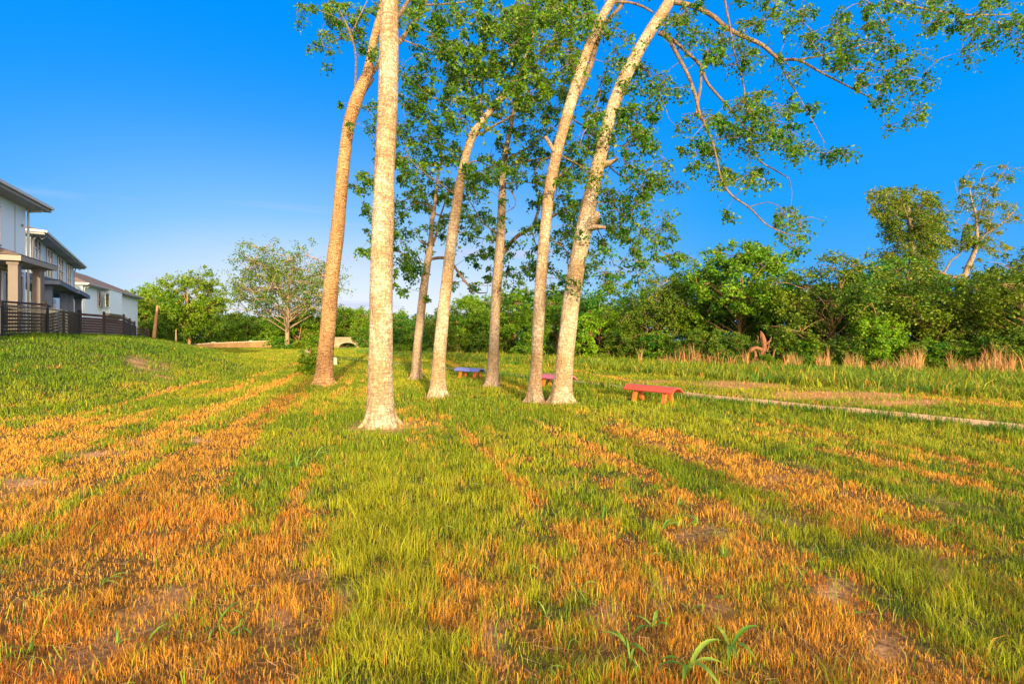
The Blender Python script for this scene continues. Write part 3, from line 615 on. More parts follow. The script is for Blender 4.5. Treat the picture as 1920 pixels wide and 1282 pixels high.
T7 = [[(1236, 62, 15, 0), (1252, 72, 12, -.1), (1264, 95, 11, -.3), (1288, 142, 10, -.5), (1302, 182, 10, -.7), (1312, 212, 8, -.8), (1332, 258, 7, -.9), (1345, 300, 6, -1), (1350, 335, 6, -1.1), (1372, 365, 6, -1.2), (1400, 390, 5, -1.3), (1440, 425, 4, -1.5), (1490, 447, 2, -1.7)],
    [(1240, 60, 12, 0), (1264, 76, 10, .2), (1290, 100, 9, .3), (1313, 120, 9, .4), (1326, 155, 8, .5), (1350, 185, 7, .6), (1385, 225, 6, .7), (1405, 262, 5, .8), (1425, 300, 5, .9), (1455, 322, 4, 1), (1481, 338, 3, 1.1)],
    [(1314, 122, 8, .4), (1312, 165, 8, .3), (1304, 212, 7, .2), (1322, 228, 5, .1)], 
    [(1262, 4, 15, 0), (1296, 12, 13, .3), (1335, 30, 13, .5), (1358, 52, 13, .6), (1388, 66, 12, .7), (1425, 84, 11, .8), (1462, 112, 9, .9), (1500, 113, 8, 1), (1540, 134, 6, 1.1), (1578, 157, 5, 1.2), (1622, 176, 4, 1.3), (1660, 200, 2, 1.4)],
    [(1497, 113, 7, 1), (1550, 103, 5, 1.2), (1600, 88, 4, 1.4), (1655, 80, 3, 1.6)], [(1352, -30, 7, .3), (1367, 45, 6, .4), (1375, 100, 5, .4), (1394, 158, 5, .4), (1399, 210, 3, .4)], [(1460, 110, 5, .9), (1480, 150, 4, .8), (1500, 185, 3, .7), (1545, 265, 2, .6)],
    [(1385, 225, 3, .7), (1340, 258, 3, .3), (1345, 262, 2, .3), (1440, 250, 2, .4)], [(1275, -40, 16, 0), (1380, -70, 12, .4), (1500, -55, 10, .7), (1610, -20, 8, 1), (1700, 12, 6, 1.2), (1800, 30, 5, 1.4), (1900, 30, 3, 1.6)], [(1400, 390, 3, -1.3), (1440, 380, 2, -1.5), (1470, 395, 2, -1.6)],
    [(1130, 300, 5, 0), (1165, 330, 4, .4), (1195, 330, 4, .8), (1235, 300, 3, 1.2)], [(1118, 340, 5, 0), (1150, 385, 4, .6), (1190, 420, 4, 1), (1240, 470, 3, 1.3), (1270, 478, 2, 1.5)], [(1140, 270, 4, 0), (1180, 270, 4, .5), (1220, 240, 3, 1)], [(1105, 405, 4, .1), (1130, 450, 3, .8), (1150, 500, 2, 1.2)], [(1190, 110, 5, 0), (1225, 150, 4, .6), (1250, 210, 3, .9)],
    [(1610, -20, 4, 1), (1650, 40, 3, 1.1), (1690, 100, 2, 1.2)], [(1540, 134, 3, 1.1), (1600, 130, 3, 1.3), (1680, 135, 2, 1.5)], [(1405, 262, 3, .8), (1450, 262, 3, 1), (1520, 285, 2, 1.2), (1590, 290, 1.5, 1.3)]]
make_grove_tree('grove_tree', 'broad pale tree leaning right with long drooping boughs over the lawn', 12.9,
    [(1053, 756, 36), (1055, 720, 36), (1059, 680, 37), (1065, 620, 37), (1073, 550, 36), (1086, 475, 34), (1099, 410, 34), (1113, 345, 30), (1131, 270, 28), (1148, 205, 27), (1172, 145, 27), (1198, 95, 25), (1222, 55, 25), (1244, 22, 24), (1262, -10, 22, .1), (1285, -70, 18, .2), (1310, -180, 12, .3)], T7,
    [(1300, 50, 45, 40, 9, .3), (1335, 95, 40, 35, 9, .3), (1265, 60, 30, 30, 5, .3), (1372, 222, 42, 32, 20, .45), (1430, 195, 50, 22, 12, .35), (1320, 245, 30, 35, 8, .4), (1295, 290, 30, 30, 8, .35), (1450, 245, 45, 30, 12, .35), (1330, 330, 30, 14, 5, .35), (1358, 320, 14, 14, 3, .5),
     (1420, 335, 26, 18, 7, .4), (1365, 395, 12, 14, 2, .4), (1490, 275, 40, 18, 8, .3), (1560, 285, 45, 12, 6, .3), (1500, 200, 30, 20, 4, .3), (1530, 50, 45, 35, 11, .4), (1545, 90, 35, 25, 7, .35), (1470, 30, 45, 30, 9, .4), (1640, 95, 50, 28, 10, .35), (1700, 130, 45, 35, 12, .35),
     (1700, 200, 30, 30, 4, .3), (1640, 165, 40, 25, 8, .35), (1620, 25, 60, 24, 12, .4), (1740, 20, 60, 26, 16, .45), (1850, 30, 60, 35, 18, .5), (1840, 90, 40, 14, 4, .35), (1400, 20, 50, 30, 8, .4), (1475, 405, 28, 30, 5, .3), (1500, 455, 25, 14, 3, .25), (1455, 390, 25, 20, 3, .3),
     (1240, 140, 30, 40, 6, .3), (1215, 215, 30, 40, 8, .3), (1200, 300, 40, 50, 17, .3), (1165, 400, 45, 50, 20, .3), (1215, 390, 30, 50, 11, .4), (1225, 460, 40, 25, 10, .3), (1265, 480, 20, 12, 4, .35), (1150, 480, 45, 40, 14, .25), (1185, 530, 30, 12, 3, .2), (1130, 540, 25, 22, 4, .2), (1390, 95, 20, 25, 5, .35), (1240, 350, 25, 25, 3, .3), (1280, 240, 20, 20, 2, .3), (1680, 240, 20, 14, 1, .3), (1120, 60, 5, 5, 1, .3), (1590, 130, 30, 20, 4, .3), (1400, 270, 30, 20, 5, .35), (1465, 120, 30, 20, 4, .3), (1900, 60, 30, 40, 5, .45), (1450, -80, 200, 40, 14, .4), (1250, 20, 30, 20, 4, .3)],
    M['bark'], 7.3, 6, (0.80, 0.38, 0.28), 40, 0.075, tw_=.88,
    stubs=[[(1102, 428, 20, -.12), (1110, 416, 16, -.3), (1119, 404, 15, -.42), (1117, 399, 10, -.46)], [(1104, 428, 16, -.12), (1118, 426, 10, -.36), (1135, 427, 6, -.5)], [(1135, 308, 14, -.05), (1147, 304, 8, -.2), (1158, 297, 6, -.3)]])

# ------------------------------------------------------------------ woodland and far trees
def make_tree_mesh(seed, h, w, trunk_h, nclump, leafsize, tone, shape='round', bark='far_bark', per=(7, 11), limb_show=0.4, flatb=0.1, colbase=None, dn=1.9, lf=1.12, tr=1.0):
    """returns (trunk mesh, crown mesh) round the origin"""
    global rng
    save = rng; rng = np.random.default_rng(seed)
    wood = Buf(); crown = Buf()
    top = np.array([rng.normal(0, .05*w), rng.normal(0, .05*w), h*0.82])
    wood.tube([(0, 0, -0.15), (rng.normal(0, .1), rng.normal(0, .1), trunk_h), top*np.array([1, 1, .75]), top], [h*0.026*tr, h*0.02*tr, h*0.012*tr, 0.02], 9, 0.5, (0.5, 0.4, 0.12, 5), 0.12, seed)
    subs = []
    nsub = max(6, int(nclump/6))
    for i in range(nsub):
        a = i*2.399+rng.normal(0, .3); v = rng.random()
        if shape == 'round': z = trunk_h+(h-trunk_h)*(0.08+0.9*v); r_ = w/2*math.sin(math.pi*(0.12+0.80*v))**0.7*(0.65+0.35*rng.random())
        elif shape == 'column': z = trunk_h+(h-trunk_h)*v; r_ = w/2*(0.55+0.40*v-0.25*max(0, v-.85)*4)*(0.45+0.55*rng.random())
        elif shape == 'upright': v = v**.7; z = trunk_h+(h-trunk_h)*(0.12+0.88*v); r_ = w/2*(0.15+0.85*rng.random())*(0.35+0.65*v)
        elif shape == 'spread': z = trunk_h+(h-trunk_h)*(0.15+0.85*v); r_ = w/2*(0.55+0.45*rng.random())*math.sqrt(max(0.05, 1-(v-0.25)**2*1.25))
        else: z = h*(0.02+0.95*v); r_ = w/2*math.sqrt(max(0.03, 1-v*v))*(0.6+0.4*rng.random())
        e = np.array([math.cos(a)*r_, math.sin(a)*r_, z])
        z0 = min(z*0.75, h*0.6) if shape != 'upright' else min(z*0.62, h*0.62); s0 = np.array([0, 0, max(0.1, z0-0.3*r_)])
        mid = (s0+e)/2+np.array([rng.normal(0, .08*w), rng.normal(0, .08*w), 0.10*r_])
        wood.tube([s0, mid, e], [h*0.007, h*0.0045, 0.010], 5, 0.6, None, 0, seed, cap=False)
        subs.append(e)
    subs = np.array(subs); tones = np.clip(tone+rng.normal(0, .22, nsub), 0, 1)
    nclump = int(nclump*dn); leafsize = leafsize*lf
    for i in range(nclump):
        k = rng.integers(nsub); rr = w*0.16*(0.7+0.6*rng.random())
        dv = rng.normal(0, 1, 3); dv /= np.linalg.norm(dv)
        c = subs[k]+dv*rr*np.array([1.2, 1.2, 0.75])
        c[2] = max(c[2], 0.25 if shape in ('bush',) else trunk_h*0.9)
        if rng.random() < limb_show:
            wood.tube([subs[k], (subs[k]+c)/2+np.array([0, 0, .1]), c+dv*0.3*rr], [h*0.0045, h*0.003, 0.006], 4, 0.8, cap=False)
        clump(None, crown, c, w*0.085*(0.8+0.5*rng.random()), per[0], per[1], leafsize, 0.25, np.clip(tones[k]+rng.normal(0, .1), 0, 1), None, 0.7, (0, 0))
    rng = save
    if colbase is not None:
        crown.c = [cc*np.asarray(colbase) for cc in crown.c]
    tm = raw_mesh('trunk', np.concatenate(wood.v), np.concatenate(wood.q), np.concatenate(wood.t) if wood.t else None, None, True)
    cm_ = raw_mesh('crown', np.concatenate(crown.v), np.concatenate(crown.q), None, np.concatenate(crown.c))
    tm.materials.append(M[bark]); cm_.materials.append(M['wood_leaf'])
    return tm, cm_
VAR = {
    'broad': make_tree_mesh(101, 7.0, 6.4, 1.0, 170, 0.17, 0.75, 'round', colbase=(1.0, 1.0, 1)),
    'broad2': make_tree_mesh(102, 6.4, 6.8, 0.7, 170, 0.17, 0.35, 'round', colbase=(0.7, .85, 1.0)),
    'olive': make_tree_mesh(103, 6.6, 7.4, 0.8, 150, 0.15, 0.55, 'spread', 'far_bark', limb_show=0.35, colbase=(1.0, 0.76, 1.0)),
    'lime': make_tree_mesh(104, 5.0, 4.6, 0.5, 130, 0.16, 0.95, 'bush', colbase=(1.2, 1.2, 1)),
    'bush': make_tree_mesh(105, 3.2, 4.4, 0.2, 110, 0.13, 0.5, 'bush', limb_show=0.6, colbase=(.9, .75, 1)),
    'bush2': make_tree_mesh(106, 2.4, 3.4, 0.2, 90, 0.13, 0.45, 'bush', colbase=(1.15, 1.0, 1)),
}
def place(var, name, label, x, y, s=1.0, rz=0.0, sz=None, cat='tree', group='trees along the woodland edge'):
    z = Hs(x, y); root = empty(name, (x, y, z-0.05), rz); root.scale = (s, s, sz or s)
    tag(root, label, cat, group)
    for nm, me in zip(('trunk', 'crown'), VAR[var]):
        o = bpy.data.objects.new(nm, me); scene.collection.objects.link(o); o.parent = root
    return root
def PX(px, d): return (px-HX)/F*d
wl = [
 ('broad', 'green_tree', 'round topped leafy green tree rising highest behind the red bench', 1385, 36, 1.02, 0.3, 1.08),
 ('broad2', 'green_tree', 'dark green tree filling the woodland just right of the broad leaning trunk', 1130, 44, .86, 1.1, .86),
 ('lime', 'green_tree', 'low yellow green tree seen right beside the broad leaning trunk', 1125, 40, .85, 2.0, .85),
 ('broad', 'green_tree', 'yellow green tree between the grey shaded trunk and the twin stemmed one', 962, 50, .86, 2.2, .86),
 ('broad', 'green_tree', 'leafy tree right behind the grey shaded trunk, left of it', 895, 55, .82, 4.2, .84),
 ('broad2', 'green_tree', 'dark low tree right of the thickest trunk, at the left end of the woods', 760, 66, .74, 3.0, .70),
 ('olive', 'green_tree', 'olive brown tree behind the leaning pale trunk', 850, 60, .80, 5.2, .74),
 ('broad', 'green_tree', 'yellow green tree between the twin stemmed trunk and the broad leaning one', 1045, 47, .80, 1.6, .80),
 ('olive', 'green_tree', 'olive tree over dead reeds, left of the round topped tree', 1225, 39, .78, 0.8, .86),
 ('broad', 'green_tree', 'bright leafy tree directly left of the round topped tree', 1300, 40, .80, 5.5, .90),
 ('broad2', 'green_tree', 'dark green low tree in the dip right of the round topped tree', 1485, 36, .72, 2.4, .78),
 ('olive', 'green_tree', 'dead branched olive tree with tangled pale twigs left of the ivy covered tree', 1560, 30, .80, 1.9, .90),
 ('broad2', 'green_tree', 'green tree with ragged top directly under the ivy covered tree', 1660, 33, .84, 0.4, 1.00),
 ('olive', 'green_tree', 'olive tree with bare grey branches below the sparse tall tree', 1740, 28, .76, 3.9, .76),
 ('broad2', 'green_tree', 'dark shaded tree below the sparse tall tree, towards the right edge', 1835, 30, .72, 5.0, .82),
 ('olive', 'green_tree', 'overhanging olive tree cut by the right edge of the photo', 1935, 25, .72, 2.7, .80),
 ('lime', 'green_tree', 'bright lime bushy tree low in front of the ivy covered tree', 1645, 27, .58, 3.3, .62),
]
for v_, nm, lb, px, d, s, rz, sz in wl: place(v_, nm, lb, PX(px, d), d, s, rz, sz)
bl = [('bush', 1180, 38, .8, 'olive shrub at the woods edge right of the broad leaning trunk'), ('bush2', 1240, 35, .8, 'yellow green shrub above the first dry reeds'), ('bush', 1320, 32, .74, 'olive shrub right behind the red bench'),
      ('bush', 1380, 30.5, .62, 'dull shrub left of the broken orange stump'), ('bush2', 1490, 29.5, .62, 'dark green shrub right of the broken orange stump'), ('bush2', 1530, 28.5, .60, 'low leafy shrub under the tangled dead twigs'),
      ('bush', 1600, 27.5, .60, 'shrub between the tangled twigs and the lime bushy tree'), ('bush2', 1730, 25.5, .62, 'green shrub right of the lime bushy tree above tall reeds'), ('bush2', 1790, 25, .58, 'dark green shrub under the bare grey branches'),
      ('bush', 1900, 23.5, .62, 'olive shrub over the pale reeds at the right edge'), ('bush2', 1000, 45, .9, 'low green shrub behind the twin stemmed trunk'), ('bush', 925, 50, .9, 'low shrub behind the grey shaded trunk'), ('bush', 860, 54, .9, 'dull shrub in the gap right of the leaning pale trunk'), ('bush2', 770, 62, .9, 'low green shrub behind the slim brown trunk'),
      ('bush', 1085, 41, .8, 'low olive shrub hidden behind the broad leaning trunk'), ('bush2', 1440, 28.5, .30, 'small green shrub growing round the broken stump')]
for i, (v_, px, d, s, lb) in enumerate(bl): place(v_, 'shrub', lb, PX(px, d), d, s, i*1.3, s, 'shrub', 'shrubs along the woodland edge')

we = 'trees along the woodland edge'
make_grove_tree('ivy_covered_tree', 'tall ivy covered tree with ragged leafy column above the woods', 36.5,
    [(1718, 600, 15), (1716, 560, 14), (1713, 510, 12), (1709, 450, 10), (1704, 400, 7), (1700, 365, 4)],
    [[(1709, 450, 6, 0), (1690, 430, 4, .3), (1668, 405, 3, .5), (1645, 372, 2, .7)], [(1705, 410, 5, 0), (1725, 390, 4, -.3), (1738, 378, 2, -.5)], [(1712, 500, 6, 0), (1735, 470, 4, .2), (1748, 430, 3, .4)], [(1708, 440, 4, -.5), (1700, 405, 4, -.7), (1690, 375, 3, -.8)], [(1715, 540, 5, 0), (1690, 520, 4, -.6), (1670, 495, 3, -1)]],
    [(1690, 368, 46, 16, 26, .4), (1658, 392, 22, 20, 16, .4), (1738, 402, 24, 26, 22, .35), (1698, 415, 40, 30, 40, .35), (1705, 465, 42, 32, 46, .45), (1702, 520, 52, 32, 46, .55), (1640, 362, 14, 10, 4, .4), (1654, 432, 8, 22, 5, .4), (1745, 450, 16, 36, 16, .35), (1650, 480, 16, 14, 5, .5), (1712, 560, 50, 24, 20, .5)],
    M['far_bark_grey'], 9, 5, (0.4, 0.5, 0.1), 10, .135, cs=2.0, group=we, tint=(1.5, .92, .9), dens=1.7)
make_grove_tree('sparse_tree', 'tall thin leaved tree with bare forked limbs at the upper right of the woods', 38,
    [(1801, 600, 16), (1803, 560, 15), (1806, 530, 14), (1813, 505, 12), (1824, 480, 11), (1831, 458, 9), (1831, 425, 7), (1829, 400, 6), (1821, 374, 4), (1816, 340, 2)],
    [[(1829, 462, 6, 0), (1848, 440, 5, .3), (1872, 424, 4, .6), (1899, 397, 3, .9), (1906, 380, 1.5, 1)], [(1848, 441, 4, .3), (1860, 407, 3, .1), (1868, 380, 2, 0)], [(1831, 420, 5, 0), (1844, 382, 4, -.3), (1862, 352, 3, -.6), (1878, 330, 2, -.8), (1892, 304, 1.2, -1)],
     [(1812, 512, 7, 0), (1790, 520, 6, -.3), (1766, 512, 7, -.6), (1741, 497, 4, -.8)], [(1770, 512, 6, -.6), (1782, 490, 5, -.5), (1800, 474, 4, -.3), (1806, 432, 3, -.2), (1818, 407, 2, 0)], [(1821, 374, 3, 0), (1835, 345, 2, .3), (1846, 318, 1.2, .5)], [(1829, 400, 3, 0), (1800, 375, 2, .4), (1790, 340, 1.2, .6)], [(1806, 432, 2, -.2), (1790, 415, 1.6, 0), (1775, 400, 1, .1)]],
    [(1816, 348, 22, 16, 7, .4), (1842, 388, 26, 24, 12, .4), (1796, 442, 34, 20, 18, .35), (1862, 462, 22, 7, 6, .35), (1884, 402, 20, 22, 7, .4), (1886, 318, 18, 20, 4, .4), (1828, 440, 26, 26, 18, .35), (1768, 445, 16, 16, 7, .35), (1790, 380, 14, 20, 4, .4), (1862, 350, 20, 22, 5, .4), (1826, 500, 14, 14, 4, .4), (1836, 320, 14, 12, 2, .4), (1860, 425, 16, 14, 5, .4)],
    M['far_bark_grey'], 10, 5, (0.3, 0.5, 0.1), 10, .12, tw_=.72, dens=1.25, cs=1.5, group=we, tint=(1.9, 1.05, .9))

# mass of woodland behind the first row
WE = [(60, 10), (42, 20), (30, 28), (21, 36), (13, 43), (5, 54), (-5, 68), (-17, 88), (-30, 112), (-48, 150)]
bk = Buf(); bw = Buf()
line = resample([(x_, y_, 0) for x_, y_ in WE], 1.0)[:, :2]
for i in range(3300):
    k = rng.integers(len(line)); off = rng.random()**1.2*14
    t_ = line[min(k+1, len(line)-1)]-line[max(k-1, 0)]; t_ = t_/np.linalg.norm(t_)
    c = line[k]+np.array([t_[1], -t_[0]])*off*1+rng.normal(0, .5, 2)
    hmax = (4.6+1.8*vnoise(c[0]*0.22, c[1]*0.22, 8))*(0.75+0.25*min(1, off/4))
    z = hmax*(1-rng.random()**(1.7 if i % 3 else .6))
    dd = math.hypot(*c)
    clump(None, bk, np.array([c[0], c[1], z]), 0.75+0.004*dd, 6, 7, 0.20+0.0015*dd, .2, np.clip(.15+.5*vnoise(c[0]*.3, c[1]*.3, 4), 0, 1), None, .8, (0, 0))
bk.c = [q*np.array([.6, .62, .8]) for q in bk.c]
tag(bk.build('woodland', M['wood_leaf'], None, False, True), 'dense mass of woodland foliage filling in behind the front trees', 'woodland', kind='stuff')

# far tree belt to the left and across the middle
fb = Buf()
for i in range(2400):
    px = rng.uniform(230, 760) if i < 2000 else rng.uniform(-900, 1500); d = rng.uniform(118, 150) if i < 2000 else rng.uniform(190, 240)
    x_ = PX(px, d)
    top = 4.5+3.2*vnoise(np.array([x_*0.13]), np.array([d*0.05]), 12)[0]+3*max(0, (430-px)/200)*(i < 2000)*0.5
    z = 1+top*(1-rng.random()**1.5)
    clump(None, fb, np.array([x_, d, z]), 1.5, 6, 7, 0.50, .2, np.clip(.3+.6*vnoise(x_*.12, d*.1, 4), 0, 1), None, .8, (0, 0))
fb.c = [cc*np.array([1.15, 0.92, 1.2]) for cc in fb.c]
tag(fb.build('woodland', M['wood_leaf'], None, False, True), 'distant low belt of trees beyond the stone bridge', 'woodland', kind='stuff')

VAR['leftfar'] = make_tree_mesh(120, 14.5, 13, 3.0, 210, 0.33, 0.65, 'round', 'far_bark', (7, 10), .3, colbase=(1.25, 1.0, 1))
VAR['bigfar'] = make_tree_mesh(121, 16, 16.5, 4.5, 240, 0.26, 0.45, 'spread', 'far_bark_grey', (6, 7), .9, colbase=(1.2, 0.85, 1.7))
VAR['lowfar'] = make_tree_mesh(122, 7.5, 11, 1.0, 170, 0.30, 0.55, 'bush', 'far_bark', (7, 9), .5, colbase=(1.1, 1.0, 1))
fg = 'far trees beyond the lawn'
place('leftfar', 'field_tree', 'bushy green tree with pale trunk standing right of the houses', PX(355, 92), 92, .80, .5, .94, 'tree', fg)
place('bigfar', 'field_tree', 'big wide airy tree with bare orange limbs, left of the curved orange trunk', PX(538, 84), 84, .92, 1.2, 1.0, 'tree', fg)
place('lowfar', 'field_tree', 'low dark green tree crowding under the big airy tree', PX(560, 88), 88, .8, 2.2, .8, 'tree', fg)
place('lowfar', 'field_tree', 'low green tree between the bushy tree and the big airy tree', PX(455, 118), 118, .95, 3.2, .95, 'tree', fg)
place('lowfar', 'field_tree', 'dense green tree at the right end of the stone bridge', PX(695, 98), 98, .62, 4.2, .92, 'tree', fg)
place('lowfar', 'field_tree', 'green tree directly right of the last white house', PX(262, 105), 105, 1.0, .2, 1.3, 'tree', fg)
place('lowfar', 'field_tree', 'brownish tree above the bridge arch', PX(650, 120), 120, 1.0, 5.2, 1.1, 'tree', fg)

# broken stump and reeds at the woods edge
ds = 29.0; sx = PX(1428, ds); sb = Buf(); zs = Hs(sx, ds)
sb.tube([(sx, ds, zs-.1), (sx-.05, ds, zs+.6), (sx+.12, ds, zs+1.15), (sx+.05, ds+.05, zs+1.75), (sx-.05, ds, zs+2.05)], [.20, .13, .15, .10, .03], 14, .06, None, .8, 3)
sb.tube([(sx+.02, ds, zs+1.0), (sx-.35, ds-.1, zs+1.12), (sx-.62, ds-.15, zs+1.02), (sx-.68, ds-.15, zs+.86)], [.11, .08, .11, .04], 9, .07, None, .8, 5)
for a_, h_, l_ in ((.3, 1.0, .5), (-.25, 1.5, .35), (.1, .5, .45), (-.4, .6, .4), (.5, .25, .6), (-.8, .1, .7), (-.15, .1, .8), (.3, .0, .9), (1.0, .0, .7)):
    sb.tube([(sx+a_, ds, zs+h_-.1), (sx+a_*1.1+.04, ds-.08, zs+h_+l_*.5), (sx+a_*1.3, ds-.1, zs+h_+l_)], [.05, .035, .008], 6, .08, None, .5, h_)
sb.tube([(sx-.5, ds-.1, zs-.1), (sx-.40, ds-.1, zs+.5), (sx-.45, ds-.12, zs+.95)], [.12, .10, .06], 8, .1, None, .4, 6)
sb.tube([(sx+.15, ds, zs+1.25), (sx+.42, ds-.1, zs+1.5), (sx+.5, ds-.1, zs+1.75)], [.08, .05, .02], 6, .1, None, .3, 7)
sb.tube([(sx+.75, ds, zs-.1), (sx+.62, ds, zs+.5), (sx+.78, ds, zs+1.05)], [.10, .08, .03], 8, .1, None, .4, 8)
M['dead'] = bark_mat('dead_wood', (0.30, 0.135, 0.065), (0.12, 0.05, 0.02), (0.44, 0.24, 0.13), 0.6, 2.5, 0.5)
o = sb.build('tree_stump', M['dead'], None, True, origin=(sx, ds, zs)); tag(o, 'broken twisted orange stump at the edge of the woods', 'tree stump')
n = 5200; k = rng.random(n); px_ = 1180+k*760; patchy = vnoise(px_*0.035, px_*0, 51) > 0.40
px_ = px_[patchy]; n = len(px_); dd = np.interp(px_, [1180, 1420, 1700, 1940], [33.5, 28.2, 23.8, 21.8])+rng.normal(0, .55, n)
x = (px_-HX)/F*dd; col = mixc(np.tile(np.array([0.60, 0.36, 0.16]), (n, 1)), np.array([0.62, 0.24, 0.08]), rng.random(n)); col = np.where((rng.random(n) < .25)[:, None], np.array([.12, .2, .03]), col)
v, q, t, c = blades(np.stack([x, dd, H(x, dd)], 1), (0.25+0.95*rng.random(n)**1.7)*(0.45+1.0*vnoise(px_*.05, px_*0, 57)), np.full(n, .026), rng.random(n)*6.3, .05+.35*rng.random(n), rng.random(n)*6.3, col, .6)
tag(link('dry_reeds', raw_mesh('dry_reeds', v, q, t, c), M['grass']), 'dry tan reeds and dead stalks standing along the woodland edge', 'reeds', kind='stuff')

# round shrub beside the curved orange trunk
VAR['ball'] = make_tree_mesh(130, 1.55, 1.15, 0.1, 90, 0.075, 0.7, 'column', 'far_bark', (6, 9), .2, colbase=(1.5, 1.1, 1))
place('ball', 'shrub', 'small upright yellow green shrub touching the curved orange trunk', PX(580, 23), 23, 1, 0, 1, 'shrub', 'lone shrub by the grove')

# ------------------------------------------------------------------ benches
M['red'] = simple_mat('red_bench_paint', (0.56, 0.085, 0.05), 0.38, 0.5, .15, 6, .12, 30)
M['orange'] = simple_mat('orange_bench_paint', (0.72, 0.16, 0.03), 0.5, 0.5, .12, 6, .12, 30)
M['blue'] = simple_mat('faded_blue_paint', (0.20, 0.23, 0.50), 0.35, 0.5, .12, 6, .12, 30)  # sky reflection on the glossy seat, given as paint colour
M['pink'] = simple_mat('faded_rose_paint', (0.50, 0.14, 0.20), 0.35, 0.5, .12, 6, .12, 30)
def bench(label, x, y, L_, seatm, rz):
    z = Hs(x, y); root = empty('bench', (x, y, z), rz); tag(root, label, 'bench', 'low painted benches beside the path')
    b = Buf(); b.box((0, 0, .415), (L_, .20, .035)); b.build('seat', seatm, root)
    for s_ in (-1, 1):
        b = Buf(); a = R(38)*s_; ay = np.array([0, math.cos(a)*s_, -abs(math.sin(a))]); az = np.array([0, abs(math.sin(a))*s_, math.cos(a)])
        cc = np.array([0, s_*.105, .418])+ay*.085-az*.012
        b.box(cc, (L_-.004, .165, .032), ax=[np.array([1, 0, 0]), ay, az]); b.build('side_plank', seatm if seatm != M['blue'] else M['blue'], root)
    for X in (-L_*.30, L_*.30):
        b = Buf(); b.box((X, 0, .372), (.055, .26, .05)); b.build('cross_beam', M['orange'], root)
        for s_ in (-1, 1):
            b = Buf(); top = np.array([X, s_*.07, .372]); bot = np.array([X, s_*.19, -.03]); ax_ = top-bot; ln = np.linalg.norm(ax_); az = ax_/ln; ax0 = np.array([1., 0, 0]); ay = np.cross(az, ax0)
            b.box((top+bot)/2+ax0*.003, (.09, .085, ln), ax=[ax0, ay, az], taper=.9); b.build('leg', M['orange'], root)
    return root
pd = math.atan2(-.79, .61)
bench('glossy red bench alone on the open lawn beside the path', 3.55, 12.95, 1.5, M['red'], pd)
bench('rose topped bench half hidden between the two right hand grove trunks', 1.42, 16.6, 1.5, M['pink'], pd)
bench('blue topped bench with orange legs left of the grey shaded tree', -1.72, 20.8, 1.5, M['blue'], pd+.12)
M['concrete'] = simple_mat('pale_concrete', (0.55, 0.44, 0.30), .9, .2, .15, 8, .4, 60)
xb = PX(624, 32); b = Buf(); b.box((0, 0, .22), (.5, .45, .46), taper=.97); b.box((0, 0, .47), (.44, .40, .04), taper=.9)
o = b.build('concrete_block', M['concrete']); o.location = (xb, 32, Hs(xb, 32)-.02); o.rotation_euler[2] = .3; tag(o, 'small pale concrete block behind the curved orange trunk', 'block')

# ------------------------------------------------------------------ houses
M['stucco'] = simple_mat('pale_stucco', (0.74, 0.86, 0.90), .9, .15, .05, 3, .25, 120)
M['stucco2'] = simple_mat('white_stucco', (0.76, 0.88, 0.93), .9, .15, .04, 3, .25, 120)
M['roof'] = simple_mat('brown_shingles', (0.17, 0.125, 0.10), .9, .2, .35, 30, .5, 60, stretch=(.3, .3, 3))
M['roof_dark'] = simple_mat('slate_shingles', (0.06, 0.08, 0.11), .85, .3, .3, 30, .5, 60, stretch=(.3, .3, 3))
M['trim'] = simple_mat('grey_brown_trim', (0.30, 0.26, 0.22), .6, .3, .06)
M['soffit'] = simple_mat('soffit_board', (0.36, 0.36, 0.36), .8, .2, .06)
M['gutter'] = simple_mat('pale_gutter', (0.48, 0.46, 0.42), .4, .5, .05)
M['frame'] = simple_mat('white_window_frame', (0.80, 0.80, 0.80), .5, .4, .03)
M['col'] = simple_mat('tan_column', (0.22, 0.19, 0.17), .9, .2, .08, 4, .2, 80)
M['col_dark'] = simple_mat('slate_column', (0.16, 0.19, 0.24), .8, .3, .08)
M['black'] = simple_mat('black_metal', (0.018, 0.017, 0.018), .45, .5, .1)
M['slat'] = simple_mat('dark_brown_boards', (0.055, 0.034, 0.026), .75, .3, .3, 9, .2, 40, stretch=(1, 1, 5))
M['slat2'] = simple_mat('brown_fence_boards', (0.075, 0.045, 0.034), .8, .25, .3, 6, .2, 40, stretch=(.4, .4, 6))
m, t_, b_ = new_mat('window_glass'); b_.inputs['Base Color'].default_value = (.03, .045, .055, 1); b_.inputs['Roughness'].default_value = .04; b_.inputs['Specular IOR Level'].default_value = 1.0; b_.inputs['Metallic'].default_value = 0.35; M['glass'] = m
